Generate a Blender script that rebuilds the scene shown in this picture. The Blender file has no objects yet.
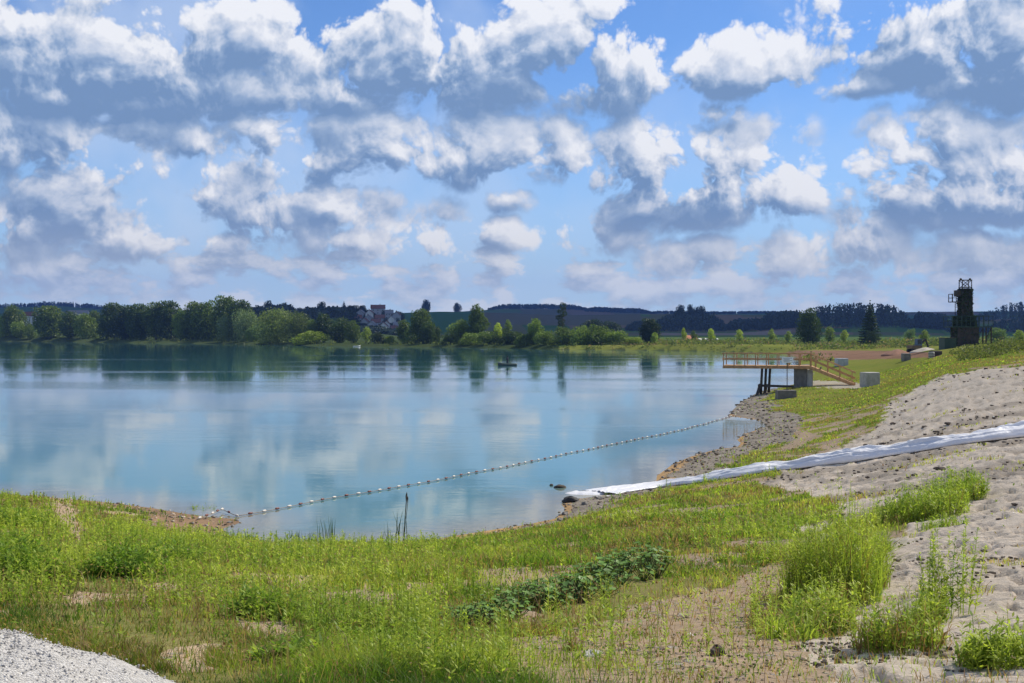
import bpy, bmesh, math, random
import numpy as np
from mathutils import Vector, Matrix, Euler
# ------------------------------------------------------------------ sky and light
SUN_AZ, SUN_EL = math.radians(62), math.radians(47)      # azimuth clockwise from +Y

class NT:
    """tiny helper for node trees"""
    def __init__(s, tree): s.t = tree; s.n = tree.nodes; s.l = tree.links
    def put(s, sock, v):
        if v is None: return
        if isinstance(v, (int, float)):
            if sock.type in ('VECTOR',): sock.default_value = (v, v, v)
            elif sock.type == 'RGBA': sock.default_value = (v, v, v, 1)
            else: sock.default_value = v
        elif isinstance(v, (tuple, list)):
            if sock.type == 'RGBA' and len(v) == 3: v = (*v, 1)
            sock.default_value = v
        else: s.l.new(v, sock)
    def node(s, kind, ins=(), out=0, **props):
        n = s.n.new(kind)
        for k, v in props.items(): setattr(n, k, v)
        if isinstance(ins, dict):
            for k, v in ins.items(): s.put(n.inputs[k], v)
        else:
            for i, v in enumerate(ins): s.put(n.inputs[i], v)
        return n.outputs[out] if out is not None else n
    def m(s, op, a, b=None, c=None, clamp=False):
        return s.node('ShaderNodeMath', (a, b, c), operation=op, use_clamp=clamp)
    def v(s, op, a, b=None, c=None, out=0):
        n = s.n.new('ShaderNodeVectorMath'); n.operation = op
        for i, x in enumerate((a, b, c)): s.put(n.inputs[i], x) if x is not None else None
        return n.outputs[out]
    def mr(s, x, a, b, c=0.0, d=1.0, kind='SMOOTHSTEP'):
        return s.node('ShaderNodeMapRange', {0: x, 1: a, 2: b, 3: c, 4: d}, interpolation_type=kind)
    def mix(s, f, a, b, blend='MIX'):
        n = s.n.new('ShaderNodeMix'); n.data_type = 'RGBA'; n.blend_type = blend
        s.put(n.inputs[0], f); s.put(n.inputs[6], a); s.put(n.inputs[7], b)
        return n.outputs[2]
    def noise(s, vec, scale, detail=4, rough=0.5, dist=0.0, out=0, dim='3D'):
        return s.node('ShaderNodeTexNoise', {'Vector': vec, 'Scale': scale, 'Detail': detail, 'Roughness': rough, 'Distortion': dist}, out, noise_dimensions=dim)
    def voro(s, vec, scale, feature='F1', out=0, **kw):
        n = s.n.new('ShaderNodeTexVoronoi'); n.feature = feature
        s.put(n.inputs['Vector'], vec); s.put(n.inputs['Scale'], scale)
        for k, x in kw.items(): s.put(n.inputs[k], x)
        return n.outputs[out]
    def ramp(s, x, stops, interp='LINEAR'):
        n = s.n.new('ShaderNodeValToRGB'); n.color_ramp.interpolation = interp
        e = n.color_ramp.elements
        while len(e) < len(stops): e.new(0.5)
        for k, (p, c) in zip(e, stops): k.position = p; k.color = (*c, 1) if len(c) == 3 else c
        s.put(n.inputs[0], x); return n.outputs[0]

# cumulus heaps: centre, half width, height above and below the centre, in 1/1100 rad from the view axis and the horizon
CLOUDS = [
 (110,252,205,88,27),(225,288,100,52,42),(20,302,62,60,34),(286,240,26,20,15),(60,240,130,50,22),
 (420,262,125,85,42),(530,275,95,66,48),(605,262,62,48,38),(352,246,52,46,26),(648,262,42,44,26),(250,316,90,30,30),
 (742,258,66,46,22),(700,262,42,32,22),(575,320,60,30,30),
 (925,292,100,74,34),(1015,280,80,85,42),(862,247,46,24,12),(970,252,46,22,12),
 (55,186,120,44,22),(195,186,44,24,18),(130,160,60,26,18),
 (272,190,36,34,42),(385,180,75,50,28),(480,172,105,42,24),(325,165,66,36,20),(556,180,40,36,28),
 (640,158,58,58,42),(705,142,100,66,34),(792,132,42,42,22),(598,104,52,24,20),(718,220,24,15,14),(742,217,14,12,10),(640,120,50,30,14),
 (935,142,72,60,30),(998,138,66,62,26),(876,160,36,28,18),(958,196,34,32,26),(1045,142,36,60,30),
 (72,128,58,44,45),(22,95,50,38,26),(140,100,66,40,26),(262,116,74,40,22),(335,120,62,32,20),(205,140,40,34,24),(110,150,40,24,20),
 (440,90,42,32,20),(508,130,20,17,12),(500,96,34,20,14),(350,84,50,18,14),(200,84,60,20,14),
 (792,72,38,28,16),(866,82,32,44,20),(966,70,36,32,16),(905,62,34,16,10),(1030,72,30,26,18),(30,62,50,22,16),(690,70,46,20,14)]

def make_sky():
    w = bpy.data.worlds.new('World'); bpy.context.scene.world = w; w.use_nodes = True
    w.cycles.sampling_method = 'NONE'
    T = NT(w.node_tree); T.n.clear()
    # cloud thickness field as a group, looked up at three places towards the sun
    g = bpy.data.node_groups.new('cumulus_field', 'ShaderNodeTree')
    g.interface.new_socket('P', in_out='INPUT', socket_type='NodeSocketVector')
    for nm in ('heaps', 'billows', 'band'): g.interface.new_socket(nm, in_out='OUTPUT', socket_type='NodeSocketFloat')
    G = NT(g); gi = G.n.new('NodeGroupInput'); go = G.n.new('NodeGroupOutput')
    P = gi.outputs[0]
    wn = G.noise(P, 9.0, 1, 0.55, out=1, dim='2D')
    wv = G.v('MULTIPLY_ADD', wn, (0.034, 0.022, 0), (-0.017, -0.011, 0))
    wn2 = G.noise(P, 40.0, 2, 0.6, out=1, dim='2D')
    wv2 = G.v('MULTIPLY_ADD', wn2, (0.009, 0.007, 0), (-0.0045, -0.0035, 0))
    Q = G.v('ADD', G.v('ADD', P, wv), wv2)
    M = None
    for (cx, cy, rx, rt, rb) in CLOUDS:
        az = math.atan((cx - 512) / 1100); el = math.atan(cy / 1100 * math.cos(az))
        k = 1.47
        a = G.v('MULTIPLY_ADD', Q, (1100 / rx / k, 1100 / rt / k, 0), (-az * 1100 / rx / k, -el * 1100 / rt / k, 0))
        mx = G.v('MAXIMUM', a, G.v('MULTIPLY', a, (1.0, -rt / rb, 0)))
        amp = min(1.0, 0.45 + rt / 110)
        q = G.m('MULTIPLY_ADD', G.v('LENGTH', mx, out=1), -amp, amp)
        M = q if M is None else G.m('SMOOTH_MAX', M, q, 0.10)
    sx = G.node('ShaderNodeSeparateXYZ', (P,), None)
    M = G.m('MAXIMUM', M, -0.6)
    # billows
    vn = G.n.new('ShaderNodeTexVoronoi'); vn.voronoi_dimensions = '2D'; vn.feature = 'F1'
    for kk, x in (('Vector', Q), ('Scale', 14.0), ('Detail', 4.0), ('Roughness', 0.55), ('Lacunarity', 2.2)): G.put(vn.inputs[kk], x)
    v1 = vn.outputs[0]
    n1 = G.noise(P, 14.0, 7, 0.65, dim='2D')
    n2 = G.noise(P, 7.0, 1, 0.5, dim='2D')
    bil = G.m('ADD', G.m('MULTIPLY', G.m('SUBTRACT', 0.24, G.m('MULTIPLY', v1, v1)), 0.90), G.m('MULTIPLY', G.m('SUBTRACT', n1, 0.48), 0.50))
    bil = G.m('ADD', bil, G.m('MULTIPLY', G.m('SUBTRACT', n2, 0.48), 0.40))
    # low band of small distant puffs
    band = G.m('MULTIPLY', G.mr(sx.outputs[1], 0.004, 0.02), G.mr(sx.outputs[1], 0.13, 0.06))
    pn = G.noise(G.v('MULTIPLY', P, (1.0, 1.9, 1.0)), 20.0, 5, 0.58, dim='2D')
    pb = G.m('MULTIPLY', G.m('SUBTRACT', pn, 0.43), 2.2)
    pb = G.m('SUBTRACT', pb, G.m('MULTIPLY', G.m('SUBTRACT', 1.0, band), 1.5))
    G.l.new(G.m('MULTIPLY', M, 1.25), go.inputs[0]); G.l.new(bil, go.inputs[1]); G.l.new(pb, go.inputs[2])

    tc = T.n.new('ShaderNodeTexCoord')
    sp = T.node('ShaderNodeSeparateXYZ', (T.v('NORMALIZE', tc.outputs['Generated']),), None)
    az = T.m('ARCTAN2', sp.outputs[0], sp.outputs[1]); el = T.m('ARCSINE', sp.outputs[2])
    P = T.node('ShaderNodeCombineXYZ', (az, el, 0.0))
    def look(off):
        n = T.n.new('ShaderNodeGroup'); n.node_tree = g
        T.l.new(T.v('ADD', P, off) if off else P, n.inputs[0]); return n.outputs
    a0 = look(None); a1 = look((0.006, 0.011, 0)); F3 = look((0.018, 0.042, 0))[0]
    calm = T.m('MULTIPLY', T.mr(T.m('SUBTRACT', a0[0], F3), -0.55, 0.25, 0.40, 1.0), 0.76)   # flat, quiet bases
    F0 = T.m('MAXIMUM', T.m('MULTIPLY_ADD', a0[1], calm, a0[0]), a0[2])
    F1 = T.m('MAXIMUM', T.m('MULTIPLY_ADD', a1[1], calm, a1[0]), a1[2])
    # optical depth towards the sun
    tau = T.m('MULTIPLY', T.m('MAXIMUM', F1, 0.0), 0.75)
    tau = T.m('ADD', tau, T.m('MULTIPLY', T.m('MAXIMUM', T.m('ADD', F3, -0.06), 0.0), 2.6))
    lit = T.m('EXPONENT', T.m('MULTIPLY', tau, -0.60))
    rel = T.m('MULTIPLY', T.m('SUBTRACT', F0, F1), 0.95)
    lit = T.m('ADD', lit, rel, clamp=True)
    alpha = T.mr(F0, -0.07, 0.26)
    thin = T.mr(F0, 0.0, 0.5, 1.0, 0.0)
    S = 0.10
    E = 0.87; c = lambda r, gg, b: (r * E / S, gg * E / S, b * E / S)
    col = T.ramp(lit, [(0.0, (0.155, 0.25, 0.42)), (0.25, (0.245, 0.34, 0.50)), (0.5, (0.44, 0.505, 0.62)), (0.78, (0.61, 0.64, 0.705)), (1.0, (0.74, 0.75, 0.78))])
    warm = T.mr(el, 0.02, 0.12, 1.0, 0.0)
    col = T.mix(T.m('MULTIPLY', warm, 0.75), col, T.mix(0.55, col, (0.66, 0.675, 0.70)))
    col = T.v('SCALE', col); T.n[-1].inputs['Scale'].default_value = E / S
    sky = T.n.new('ShaderNodeTexSky'); sky.sky_type = 'NISHITA'; sky.sun_disc = False
    sky.sun_elevation = SUN_EL; sky.sun_rotation = SUN_AZ
    sky.air_density = 1.0; sky.dust_density = 0.0; sky.ozone_density = 5.0
    skyc = T.mix(1.0, sky.outputs[0], (0.63, 0.77, 0.96), 'MULTIPLY')
    skyc = T.mix(T.mr(el, 0.02, 0.26, 0.62, 0.0), skyc, c(0.40, 0.58, 0.82))
    veil = T.m('MULTIPLY', T.mr(T.noise(P, 5.0, 4, 0.6, dim='2D'), 0.36, 0.66), T.mr(az, 0.30, -0.30, 0.15, 0.55))
    skyc = T.mix(veil, skyc, c(0.50, 0.60, 0.76))
    c2 = T.mix(alpha, skyc, col)
    # distance haze low over the horizon
    hz = T.mr(el, 0.0, 0.085, 0.48, 0.0)
    c2 = T.mix(hz, c2, c(0.48, 0.61, 0.77))
    bg = T.node('ShaderNodeBackground', {0: c2, 1: S})
    # the rest of the dome: broken cloud from one noise
    fn = T.mr(T.noise(tc.outputs['Generated'], 3.2, 3, 0.55), 0.47, 0.62)
    c3 = T.mix(T.m('MULTIPLY', fn, 0.8), skyc, c(0.55, 0.59, 0.68))
    bg2 = T.node('ShaderNodeBackground', {0: T.mix(hz, c3, c(0.48, 0.61, 0.77)), 1: S})
    win = T.m('MULTIPLY', T.mr(T.m('ABSOLUTE', az), 0.62, 0.55), T.mr(el, 0.36, 0.32))
    win = T.m('MULTIPLY', win, T.mr(el, -0.02, -0.01))
    ms = T.n.new('ShaderNodeMixShader'); T.l.new(win, ms.inputs[0]); T.l.new(bg2, ms.inputs[1]); T.l.new(bg, ms.inputs[2])
    T.node('ShaderNodeOutputWorld', {0: ms.outputs[0]}, None)
    sun = bpy.data.lights.new('sun', 'SUN'); sun.energy = 5.0; sun.angle = math.radians(0.6); sun.color = (1.0, 0.93, 0.80)
    so = bpy.data.objects.new('sun', sun); bpy.context.scene.collection.objects.link(so)
    d = Vector((math.sin(SUN_AZ) * math.cos(SUN_EL), math.cos(SUN_AZ) * math.cos(SUN_EL), math.sin(SUN_EL)))
    so.rotation_euler = d.to_track_quat('Z', 'Y').to_euler(); so.location = d * 200
# ------------------------------------------------------------------ camera and render settings
def make_camera():
    sc = bpy.context.scene
    cam = bpy.data.cameras.new('camera'); co = bpy.data.objects.new('camera', cam); sc.collection.objects.link(co)
    cam.sensor_width = 36; cam.lens = 36 * 1100 / 1024; cam.clip_end = 20000; cam.clip_start = 0.1
    co.location = (0, 0, 6.0); co.rotation_euler = (math.radians(90 - 0.495), 0, 0)
    sc.camera = co
    vs = sc.view_settings; vs.view_transform = 'Standard'; vs.look = 'None'; vs.exposure = 0.5; vs.gamma = 1.0
    try: vs.use_curve_mapping = False
    except Exception: pass
    sc.cycles.use_denoising = True
    try: sc.cycles.denoiser = 'OPENIMAGEDENOISE'
    except Exception: pass
    sc.cycles.max_bounces = 8; sc.cycles.diffuse_bounces = 2; sc.cycles.glossy_bounces = 3
    sc.cycles.transmission_bounces = 4; sc.cycles.transparent_max_bounces = 8; sc.cycles.volume_bounces = 0
    sc.cycles.sample_clamp_indirect = 6.0
# ------------------------------------------------------------------ helpers
random.seed(7); R = np.random.default_rng(11)
C = bpy.context.scene.collection
EYE = 6.0; FPX = 1100.0

def vnoise(x, y, seed=0):
    """smooth value noise on arrays, 0..1"""
    xi = np.floor(x).astype(np.int64); yi = np.floor(y).astype(np.int64)
    fx = x - xi; fy = y - yi
    fx = fx * fx * (3 - 2 * fx); fy = fy * fy * (3 - 2 * fy)
    def h(a, b):
        n = (a * 374761393 + b * 668265263 + seed * 974711) & 0x7fffffff
        n = ((n ^ (n >> 13)) * 1274126177) & 0x7fffffff
        return ((n ^ (n >> 16)) & 0xffff) / 65535.0
    return (h(xi, yi) * (1 - fx) + h(xi + 1, yi) * fx) * (1 - fy) + (h(xi, yi + 1) * (1 - fx) + h(xi + 1, yi + 1) * fx) * fy
def fbm(x, y, octv=4, seed=0, rough=0.5):
    s = 0; a = 1; t = 0
    for k in range(octv):
        s = s + a * vnoise(x * 2 ** k + 17.3 * k, y * 2 ** k - 9.1 * k, seed + k); t += a; a *= rough
    return s / t
def sstep(a, b, x):
    t = np.clip((x - a) / (b - a), 0, 1); return t * t * (3 - 2 * t)

class MB:
    """collects shapes; build() links them as ONE mesh object"""
    def __init__(s): s.v = []; s.f = []
    def add(s, vs, fs):
        b = len(s.v); s.v += [tuple(v) for v in vs]; s.f += [tuple(i + b for i in f) for f in fs]; return s
    def box(s, c, size, rot=None, taper=1.0):
        x, y, z = (k / 2 for k in size); vs = []
        for dz in (-1, 1):
            t = taper if dz > 0 else 1.0
            for dx, dy in ((-1, -1), (1, -1), (1, 1), (-1, 1)): vs.append(Vector((dx * x * t, dy * y * t, dz * z)))
        if rot is not None: vs = [rot @ v for v in vs]
        c = Vector(c)
        return s.add([v + c for v in vs], [(3, 2, 1, 0), (4, 5, 6, 7), (0, 1, 5, 4), (1, 2, 6, 5), (2, 3, 7, 6), (3, 0, 4, 7)])
    def bar(s, a, b, w, h=None, up=(0, 0, 1)):
        a = Vector(a); b = Vector(b); d = (b - a); L = d.length; d.normalize()
        u = Vector(up)
        if abs(d.dot(u)) > 0.95: u = Vector((0, 1, 0))
        r = d.cross(u).normalized(); u = r.cross(d)
        m = Matrix((r, d, u)).transposed()
        return s.box((a + b) / 2, (w, L, h or w), m)
    def tube(s, pts, rad, n=8, caps=True, sq=1.0):
        pts = [Vector(p) for p in pts]; m = len(pts)
        rad = [rad] * m if isinstance(rad, (int, float)) else rad
        vs = []; fs = []
        for i, p in enumerate(pts):
            d = (pts[min(i + 1, m - 1)] - pts[max(i - 1, 0)]).normalized()
            u = Vector((0, 0, 1)) if abs(d.z) < 0.9 else Vector((1, 0, 0))
            r = d.cross(u).normalized(); u = r.cross(d)
            for k in range(n):
                a = 2 * math.pi * k / n
                vs.append(p + r * (math.cos(a) * rad[i]) + u * (math.sin(a) * rad[i] * sq))
        for i in range(m - 1):
            for k in range(n):
                fs.append((i * n + k, i * n + (k + 1) % n, (i + 1) * n + (k + 1) % n, (i + 1) * n + k))
        if caps: fs += [tuple(range(n - 1, -1, -1)), tuple((m - 1) * n + k for k in range(n))]
        return s.add(vs, fs)
    def blob(s, c, r, seed=0, nu=12, nv=8, rough=0.2, sc=(1, 1, 1)):
        rr = random.Random(seed); ph = [rr.uniform(0, 6.28) for _ in range(6)]
        vs = []; fs = []
        for j in range(nv + 1):
            t = math.pi * j / nv
            for i in range(nu):
                a = 2 * math.pi * i / nu
                k = 1 + rough * (math.sin(2 * a + ph[0] + 2 * t) * .5 + math.sin(3 * a + ph[1] - t * 3) * .35 + math.sin(5 * t + ph[2] + a) * .3 + rr.uniform(-.3, .3))
                vs.append((c[0] + r * sc[0] * k * math.sin(t) * math.cos(a), c[1] + r * sc[1] * k * math.sin(t) * math.sin(a), c[2] + r * sc[2] * k * math.cos(t)))
        for j in range(nv):
            for i in range(nu):
                fs.append((j * nu + i, (j + 1) * nu + i, (j + 1) * nu + (i + 1) % nu, j * nu + (i + 1) % nu))
        return s.add(vs, fs)
    def build(s, name, m, parent=None, smooth=False):
        me = bpy.data.meshes.new(name); me.from_pydata(s.v, [], s.f); me.update()
        if smooth: me.polygons.foreach_set('use_smooth', [True] * len(me.polygons))
        return link(name, me, m, parent)

def link(name, me, m, parent=None):
    if m is not None and not me.materials: me.materials.append(m)
    o = bpy.data.objects.new(name, me); C.objects.link(o)
    if parent is not None: o.parent = parent
    return o
def np_mesh(name, V, F, col=None):
    """mesh from numpy arrays; F is (n,3) or (n,4), or a list of both"""
    Fs = F if isinstance(F, list) else [F]
    me = bpy.data.meshes.new(name)
    V = np.asarray(V, np.float32); me.vertices.add(len(V)); me.vertices.foreach_set('co', V.ravel())
    idx = np.concatenate([f.ravel() for f in Fs]).astype(np.int32)
    tot = np.concatenate([np.full(len(f), f.shape[1], np.int32) for f in Fs])
    st = np.concatenate([[0], np.cumsum(tot)[:-1]]).astype(np.int32)
    me.loops.add(len(idx)); me.loops.foreach_set('vertex_index', idx)
    me.polygons.add(len(tot)); me.polygons.foreach_set('loop_start', st)
    try: me.polygons.foreach_set('loop_total', tot)
    except Exception: pass
    me.update(calc_edges=True)
    if col is not None:
        a = me.color_attributes.new('col', 'FLOAT_COLOR', 'POINT')
        c4 = np.ones((len(V), 4), np.float32); c4[:, :3] = col; a.data.foreach_set('color', c4.ravel())
    return me
def fattr(me, name, arr):
    a = me.attributes.new(name, 'FLOAT', 'POINT'); a.data.foreach_set('value', np.asarray(arr, np.float32))
def tag(o, label=None, cat=None, group=None, kind=None):
    if label: o['label'] = label
    if cat: o['category'] = cat
    if group: o['group'] = group
    if kind: o['kind'] = kind
    return o
def thing(name, label, cat, loc=(0, 0, 0), rz=0.0, group=None):
    o = bpy.data.objects.new(name, None); C.objects.link(o)
    o.location = loc; o.rotation_euler = (0, 0, rz); o.empty_display_size = 0.3
    return tag(o, label, cat, group)

# ------------------------------------------------------------------ materials
def new_mat(name):
    m = bpy.data.materials.new(name); m.use_nodes = True; t = NT(m.node_tree); t.n.clear()
    t.out = t.n.new('ShaderNodeOutputMaterial'); return m, t
def mat(name, c1, c2=None, scale=3.0, rough=0.75, bump=0.0, bscale=None, metal=0.0, detail=5, spec=0.3):
    m, t = new_mat(name)
    tc = t.n.new('ShaderNodeTexCoord').outputs['Object']
    f = t.noise(tc, scale, detail, 0.6)
    col = t.mix(t.mr(f, 0.35, 0.65), c1, c2 if c2 else tuple(k * 0.75 for k in c1))
    b = t.node('ShaderNodeBsdfPrincipled', {'Base Color': col, 'Roughness': rough, 'Metallic': metal, 'Specular IOR Level': spec}, None)
    if bump:
        t.l.new(t.node('ShaderNodeBump', {'Strength': bump, 'Distance': 0.02, 'Height': t.noise(tc, bscale or scale * 4, 5, 0.6)}), b.inputs['Normal'])
    t.l.new(b.outputs[0], t.out.inputs[0]); return m
def leaf_mat(name, transl=0.35, attr=True, objcol=False, gloss=.02):
    m, t = new_mat(name)
    if attr: col = t.node('ShaderNodeVertexColor', layer_name='col')
    else: col = (1, 1, 1)
    if objcol:
        oi = t.n.new('ShaderNodeObjectInfo')
        col = t.mix(1.0, col, oi.outputs['Color'], 'MULTIPLY')
    d = t.node('ShaderNodeBsdfDiffuse', {'Color': col})
    tr = t.node('ShaderNodeBsdfTranslucent', {'Color': t.mix(1.0, col, (1.0, 1.08, 0.6), 'MULTIPLY')})
    ms = t.node('ShaderNodeMixShader', (transl, d, tr))
    g = t.node('ShaderNodeBsdfGlossy', {'Color': (1, 1, 1), 'Roughness': 0.5})
    ms = t.node('ShaderNodeMixShader', (gloss, ms, g))
    t.l.new(ms, t.out.inputs[0]); return m
# ------------------------------------------------------------------ the lake and the ground
# a point seen in direction (px, py) from the eye, lying on the water
def on_water(px, py):
    Y = FPX * EYE / (py - 332.0); return ((px - 512.0) * Y / FPX, Y)
def at(px, Y):                                            # direction and distance ahead
    return ((px - 512.0) * Y / FPX, Y)
SHORE_PX = [(-420,484),(-150,488),(0,495),(60,498),(110,503),(150,508),(185,514),(215,518),(236,519),(240,523),(222,529),(226,535),(245,541),(300,545),(350,544),(400,543),
 (430,541),(455,536),(480,532),(520,526),(555,519),(566,510),(562,505),(572,500),(600,496),(630,490),(656,484),(657,476),(672,465),(690,457),(716,449.5),(738,447),
 (741,443),(737,440),(745,434),(760,429),(768,426),(762,421),(745,418),(729,416),(731,412),(740,403),(755,394),(765,391),(795,384),(800,372),(800,360),(793,354.3),
 (770,352.7),(700,351),(640,350.2),(560,349.6),(500,348.3),(430,347.2),(380,346.6),(330,346),(260,344.6),(220,343.6),(130,343),(90,342.2),(30,341.6),(0,341.5),(-100,341),(-420,341)]
SHORE = np.array([on_water(*p) for p in SHORE_PX])

def shore_dist(x, y):
    """signed distance to the waterline: positive on land"""
    x = np.asarray(x, float).ravel(); y = np.asarray(y, float).ravel()
    d2 = np.full(x.shape, 1e18); ins = np.zeros(x.shape, bool)
    n = len(SHORE)
    for i in range(n):
        ax, ay = SHORE[i]; bx, by = SHORE[(i + 1) % n]
        ex, ey = bx - ax, by - ay; L = ex * ex + ey * ey
        t = np.clip(((x - ax) * ex + (y - ay) * ey) / L, 0, 1)
        d2 = np.minimum(d2, (x - ax - t * ex) ** 2 + (y - ay - t * ey) ** 2)
        c = ((ay > y) != (by > y))
        if ey != 0: ins ^= c & (x < ex * (y - ay) / ey + ax)
    d = np.sqrt(d2); return np.where(ins, -d, d)

# land heights: (px, py, distance ahead)
HP = []
def col(px, *pts):
    for py, Y in pts:
        HP.append((px, Y, EYE - (py - 332) * Y / FPX))
for px in (-600, -250, 0): col(px, (683,5.5),(640,7),(600,9),(560,13),(530,20),(505,29),(494,36))
col(250, (683,5.5),(640,7.2),(600,9.8),(570,14),(552,21),(543,28))
col(512, (683,5.5),(640,7.4),(600,10.5),(570,15),(550,21),(537,27),(530,31))
col(640, (683,5.5),(640,7.5),(600,10.5),(565,15),(530,22.5),(505,32),(492,39))
col(760, (683,5.5),(640,7.5),(600,10.5),(560,15),(520,24),(490,34),(465,44),(440,58),(420,72),(405,86),(396,98))
col(870, (683,5.5),(640,7.3),(600,10),(560,14),(520,20),(490,27),(465,36),(445,45),(420,58),(400,77),(386,100),(376,125),(366,165),(356,230),(349,300))
col(935, (683,5.3),(640,7),(600,9.4),(560,12.8),(500,22),(460,32),(435,41),(405,54),(390,62),(379,72),(369,86),(359,110),(353,132),(349,170),(346,260))
col(800, (398,91),(385.5,103),(377,128)); col(838, (384.5,102))
for px in (1010, 1300): col(px, (683,5.2),(640,6.8),(600,9),(560,12),(520,16.5),(480,23),(450,31),(432,38),(402,48),(381,56),(370,61),(364.5,70),(357,82),(352.5,95),(348,130),(345,170),(344,260))
for px in (-600, -200, 50, 250, 450, 600, 700, 800): HP += [(px, Y, z) for Y, z in ((420, 1.6), (560, 1.6), (800, 2.4), (1200, 3))] if px > 550 else [(px, Y, z) for Y, z in ((720, 1.8), (900, 2.4), (1200, 3))]
for px in (700, 800, 870, 940, 1010, 1300): HP += [(px, 350, 2.0), (px, 500, 2.4), (px, 800, 2.6), (px, 1200, 3.0)]
for a in (1.2, 2.4, 3.1, -1.2, -2.4): HP += [(None, (a, r), 4.3 if r < 20 else 3.6) for r in (3, 30, 300)]
_P = []; _z = []
for px, Y, z in HP:
    if px is None: a, r = Y
    else:
        X, Yy = at(px, Y); a, r = math.atan2(X, Yy), math.hypot(X, Yy)
    _P.append((a * 2.2, math.log(r))); _z.append(z)
_P = np.array(_P); _z = np.array(_z)
def _k(d2): return 0.5 * d2 * np.log(d2 + 1e-9)
def _fit():
    n = len(_P); d2 = ((_P[:, None] - _P[None]) ** 2).sum(-1)
    A = np.zeros((n + 3, n + 3)); A[:n, :n] = _k(d2) + np.eye(n) * 2e-3
    A[:n, n] = 1; A[:n, n + 1:] = _P; A[n:, :n] = A[:n, n:].T
    return np.linalg.solve(A, np.concatenate([_z, [0, 0, 0]]))
_W = _fit()
def ridge(a, pts, dist):
    px = 512 + FPX * np.tan(np.clip(a, -1.2, 1.2)); q = np.array(pts, float)
    return (332 - np.interp(px, q[:, 0], q[:, 1])) / FPX * dist
def base_z(x, y):
    a = np.arctan2(x, y); r = np.hypot(x, y)
    q0 = a * 2.2; q1 = np.log(np.clip(r, 3.0, 1400))
    z = np.zeros_like(r) + _W[-3] + _W[-2] * q0 + _W[-1] * q1
    for (p0, p1), w in zip(_P, _W[:-3]): z += w * _k((q0 - p0) ** 2 + (q1 - p1) ** 2)
    return np.clip(z, 0.25, 6.5)
def hills_z(x, y):
    a = np.arctan2(x, y); r = np.hypot(x, y)
    h = ridge(a, [(-900,318),(180,322),(240,317),(300,314),(340,313),(380,317),(410,330),(460,334),(2000,334)], 1100) * sstep(640, 1120, r)
    h1 = ridge(a, [(-900,314),(0,314),(300,316),(395,312),(440,310.5),(480,311),(560,314),(640,313),(760,314),(830,318),(950,319.5),(1100,317),(2000,316)], 2300) * sstep(1000, 2350, r)
    h2 = ridge(a, [(-900,308),(0,309),(60,307),(120,311),(300,314),(440,312),(500,308),(560,308),(620,311),(700,313),(1000,312),(2000,312)], 4200) * sstep(2600, 4300, r)
    h3 = ridge(a, [(-900,334),(660,334),(740,329),(800,324),(905,324),(960,328),(2000,328)], 1250) * sstep(950, 1330, r)
    return np.maximum(np.maximum(h, h1), np.maximum(h2, h3)) * (np.abs(a) < 1.6)
def land(x, y, sd=None):
    x = np.asarray(x, float).ravel(); y = np.asarray(y, float).ravel()
    if sd is None: sd = shore_dist(x, y)
    t = sstep(0.0, 5.0, sd)
    z = (1 - t) * np.maximum(sd, 0) * 0.10 + t * base_z(x, y) + hills_z(x, y)
    r = np.hypot(x, y)
    z = z + t * (fbm(x / 3.1, y / 3.1, 3, 5) - 0.5) * np.clip(0.10 + r * 0.002, 0, 0.35) * (r < 400)
    return np.where(sd < 0, np.maximum(sd * 0.12, -4.0), z)
def land1(x, y): return float(land([x], [y])[0])
def ground(px, py, lo=3.0, hi=900.0):
    """first point of the land seen in direction (px, py)"""
    Y = np.geomspace(lo, hi, 1400); X = (px - 512) * Y / FPX
    z = np.maximum(land(X, Y), 0.0); s = EYE - (py - 332) * Y / FPX
    i = np.argmax(s <= z); return Vector((X[i], Y[i], z[i]))
def proj(x, y, z):
    return 512 + FPX * x / np.maximum(y, 0.1), 332 + FPX * (EYE - z) / np.maximum(y, 0.1)
def inpoly(px, py, poly):
    ins = np.zeros(px.shape, bool); n = len(poly)
    for i in range(n):
        ax, ay = poly[i]; bx, by = poly[(i + 1) % n]
        c = ((ay > py) != (by > py))
        if by != ay: ins ^= c & (px < (bx - ax) * (py - ay) / (by - ay) + ax)
    return ins

SAND = [(1600,350),(1024,366),(1000,367),(985,368),(945,375),(918,387),(890,402),(882,420),(872,432),(850,442),(800,463),(775,474),(762,484),(790,490),(830,498),(846,512),
        (800,528),(815,545),(870,510),(905,498),(935,505),(965,478),(985,480),(960,500),(905,528),(880,548),(872,590),(866,606),(835,648),(800,683),(760,720),(1600,720)]
SOIL = [[(430,648),(520,640),(600,618),(660,600),(700,592),(745,596),(770,606),(735,625),(690,640),(720,655),(760,668),(800,683),(790,720),(560,720),(545,700),(520,676),(480,660)],
        [(640,625),(700,596),(780,560),(800,535),(815,545),(790,575),(770,610),(760,640),(840,640),(860,650),(830,690),(640,700)],
        [(225,628),(262,622),(292,634),(268,648),(232,640)],[(505,580),(560,570),(600,571),(560,585),(520,590)],
        [(46,498),(75,505),(80,530),(95,552),(82,556),(62,532)],[(90,585),(180,590),(160,604),(80,600)],[(170,660),(215,655),(230,672),(180,676)],
        [(520,668),(600,650),(680,662),(640,690),(540,690)]]
PATHS = [[(800,470),(822,448),(835,438),(842,440),(830,455),(810,475)],[(800,430),(828,436),(800,446),(780,450)]]
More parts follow.
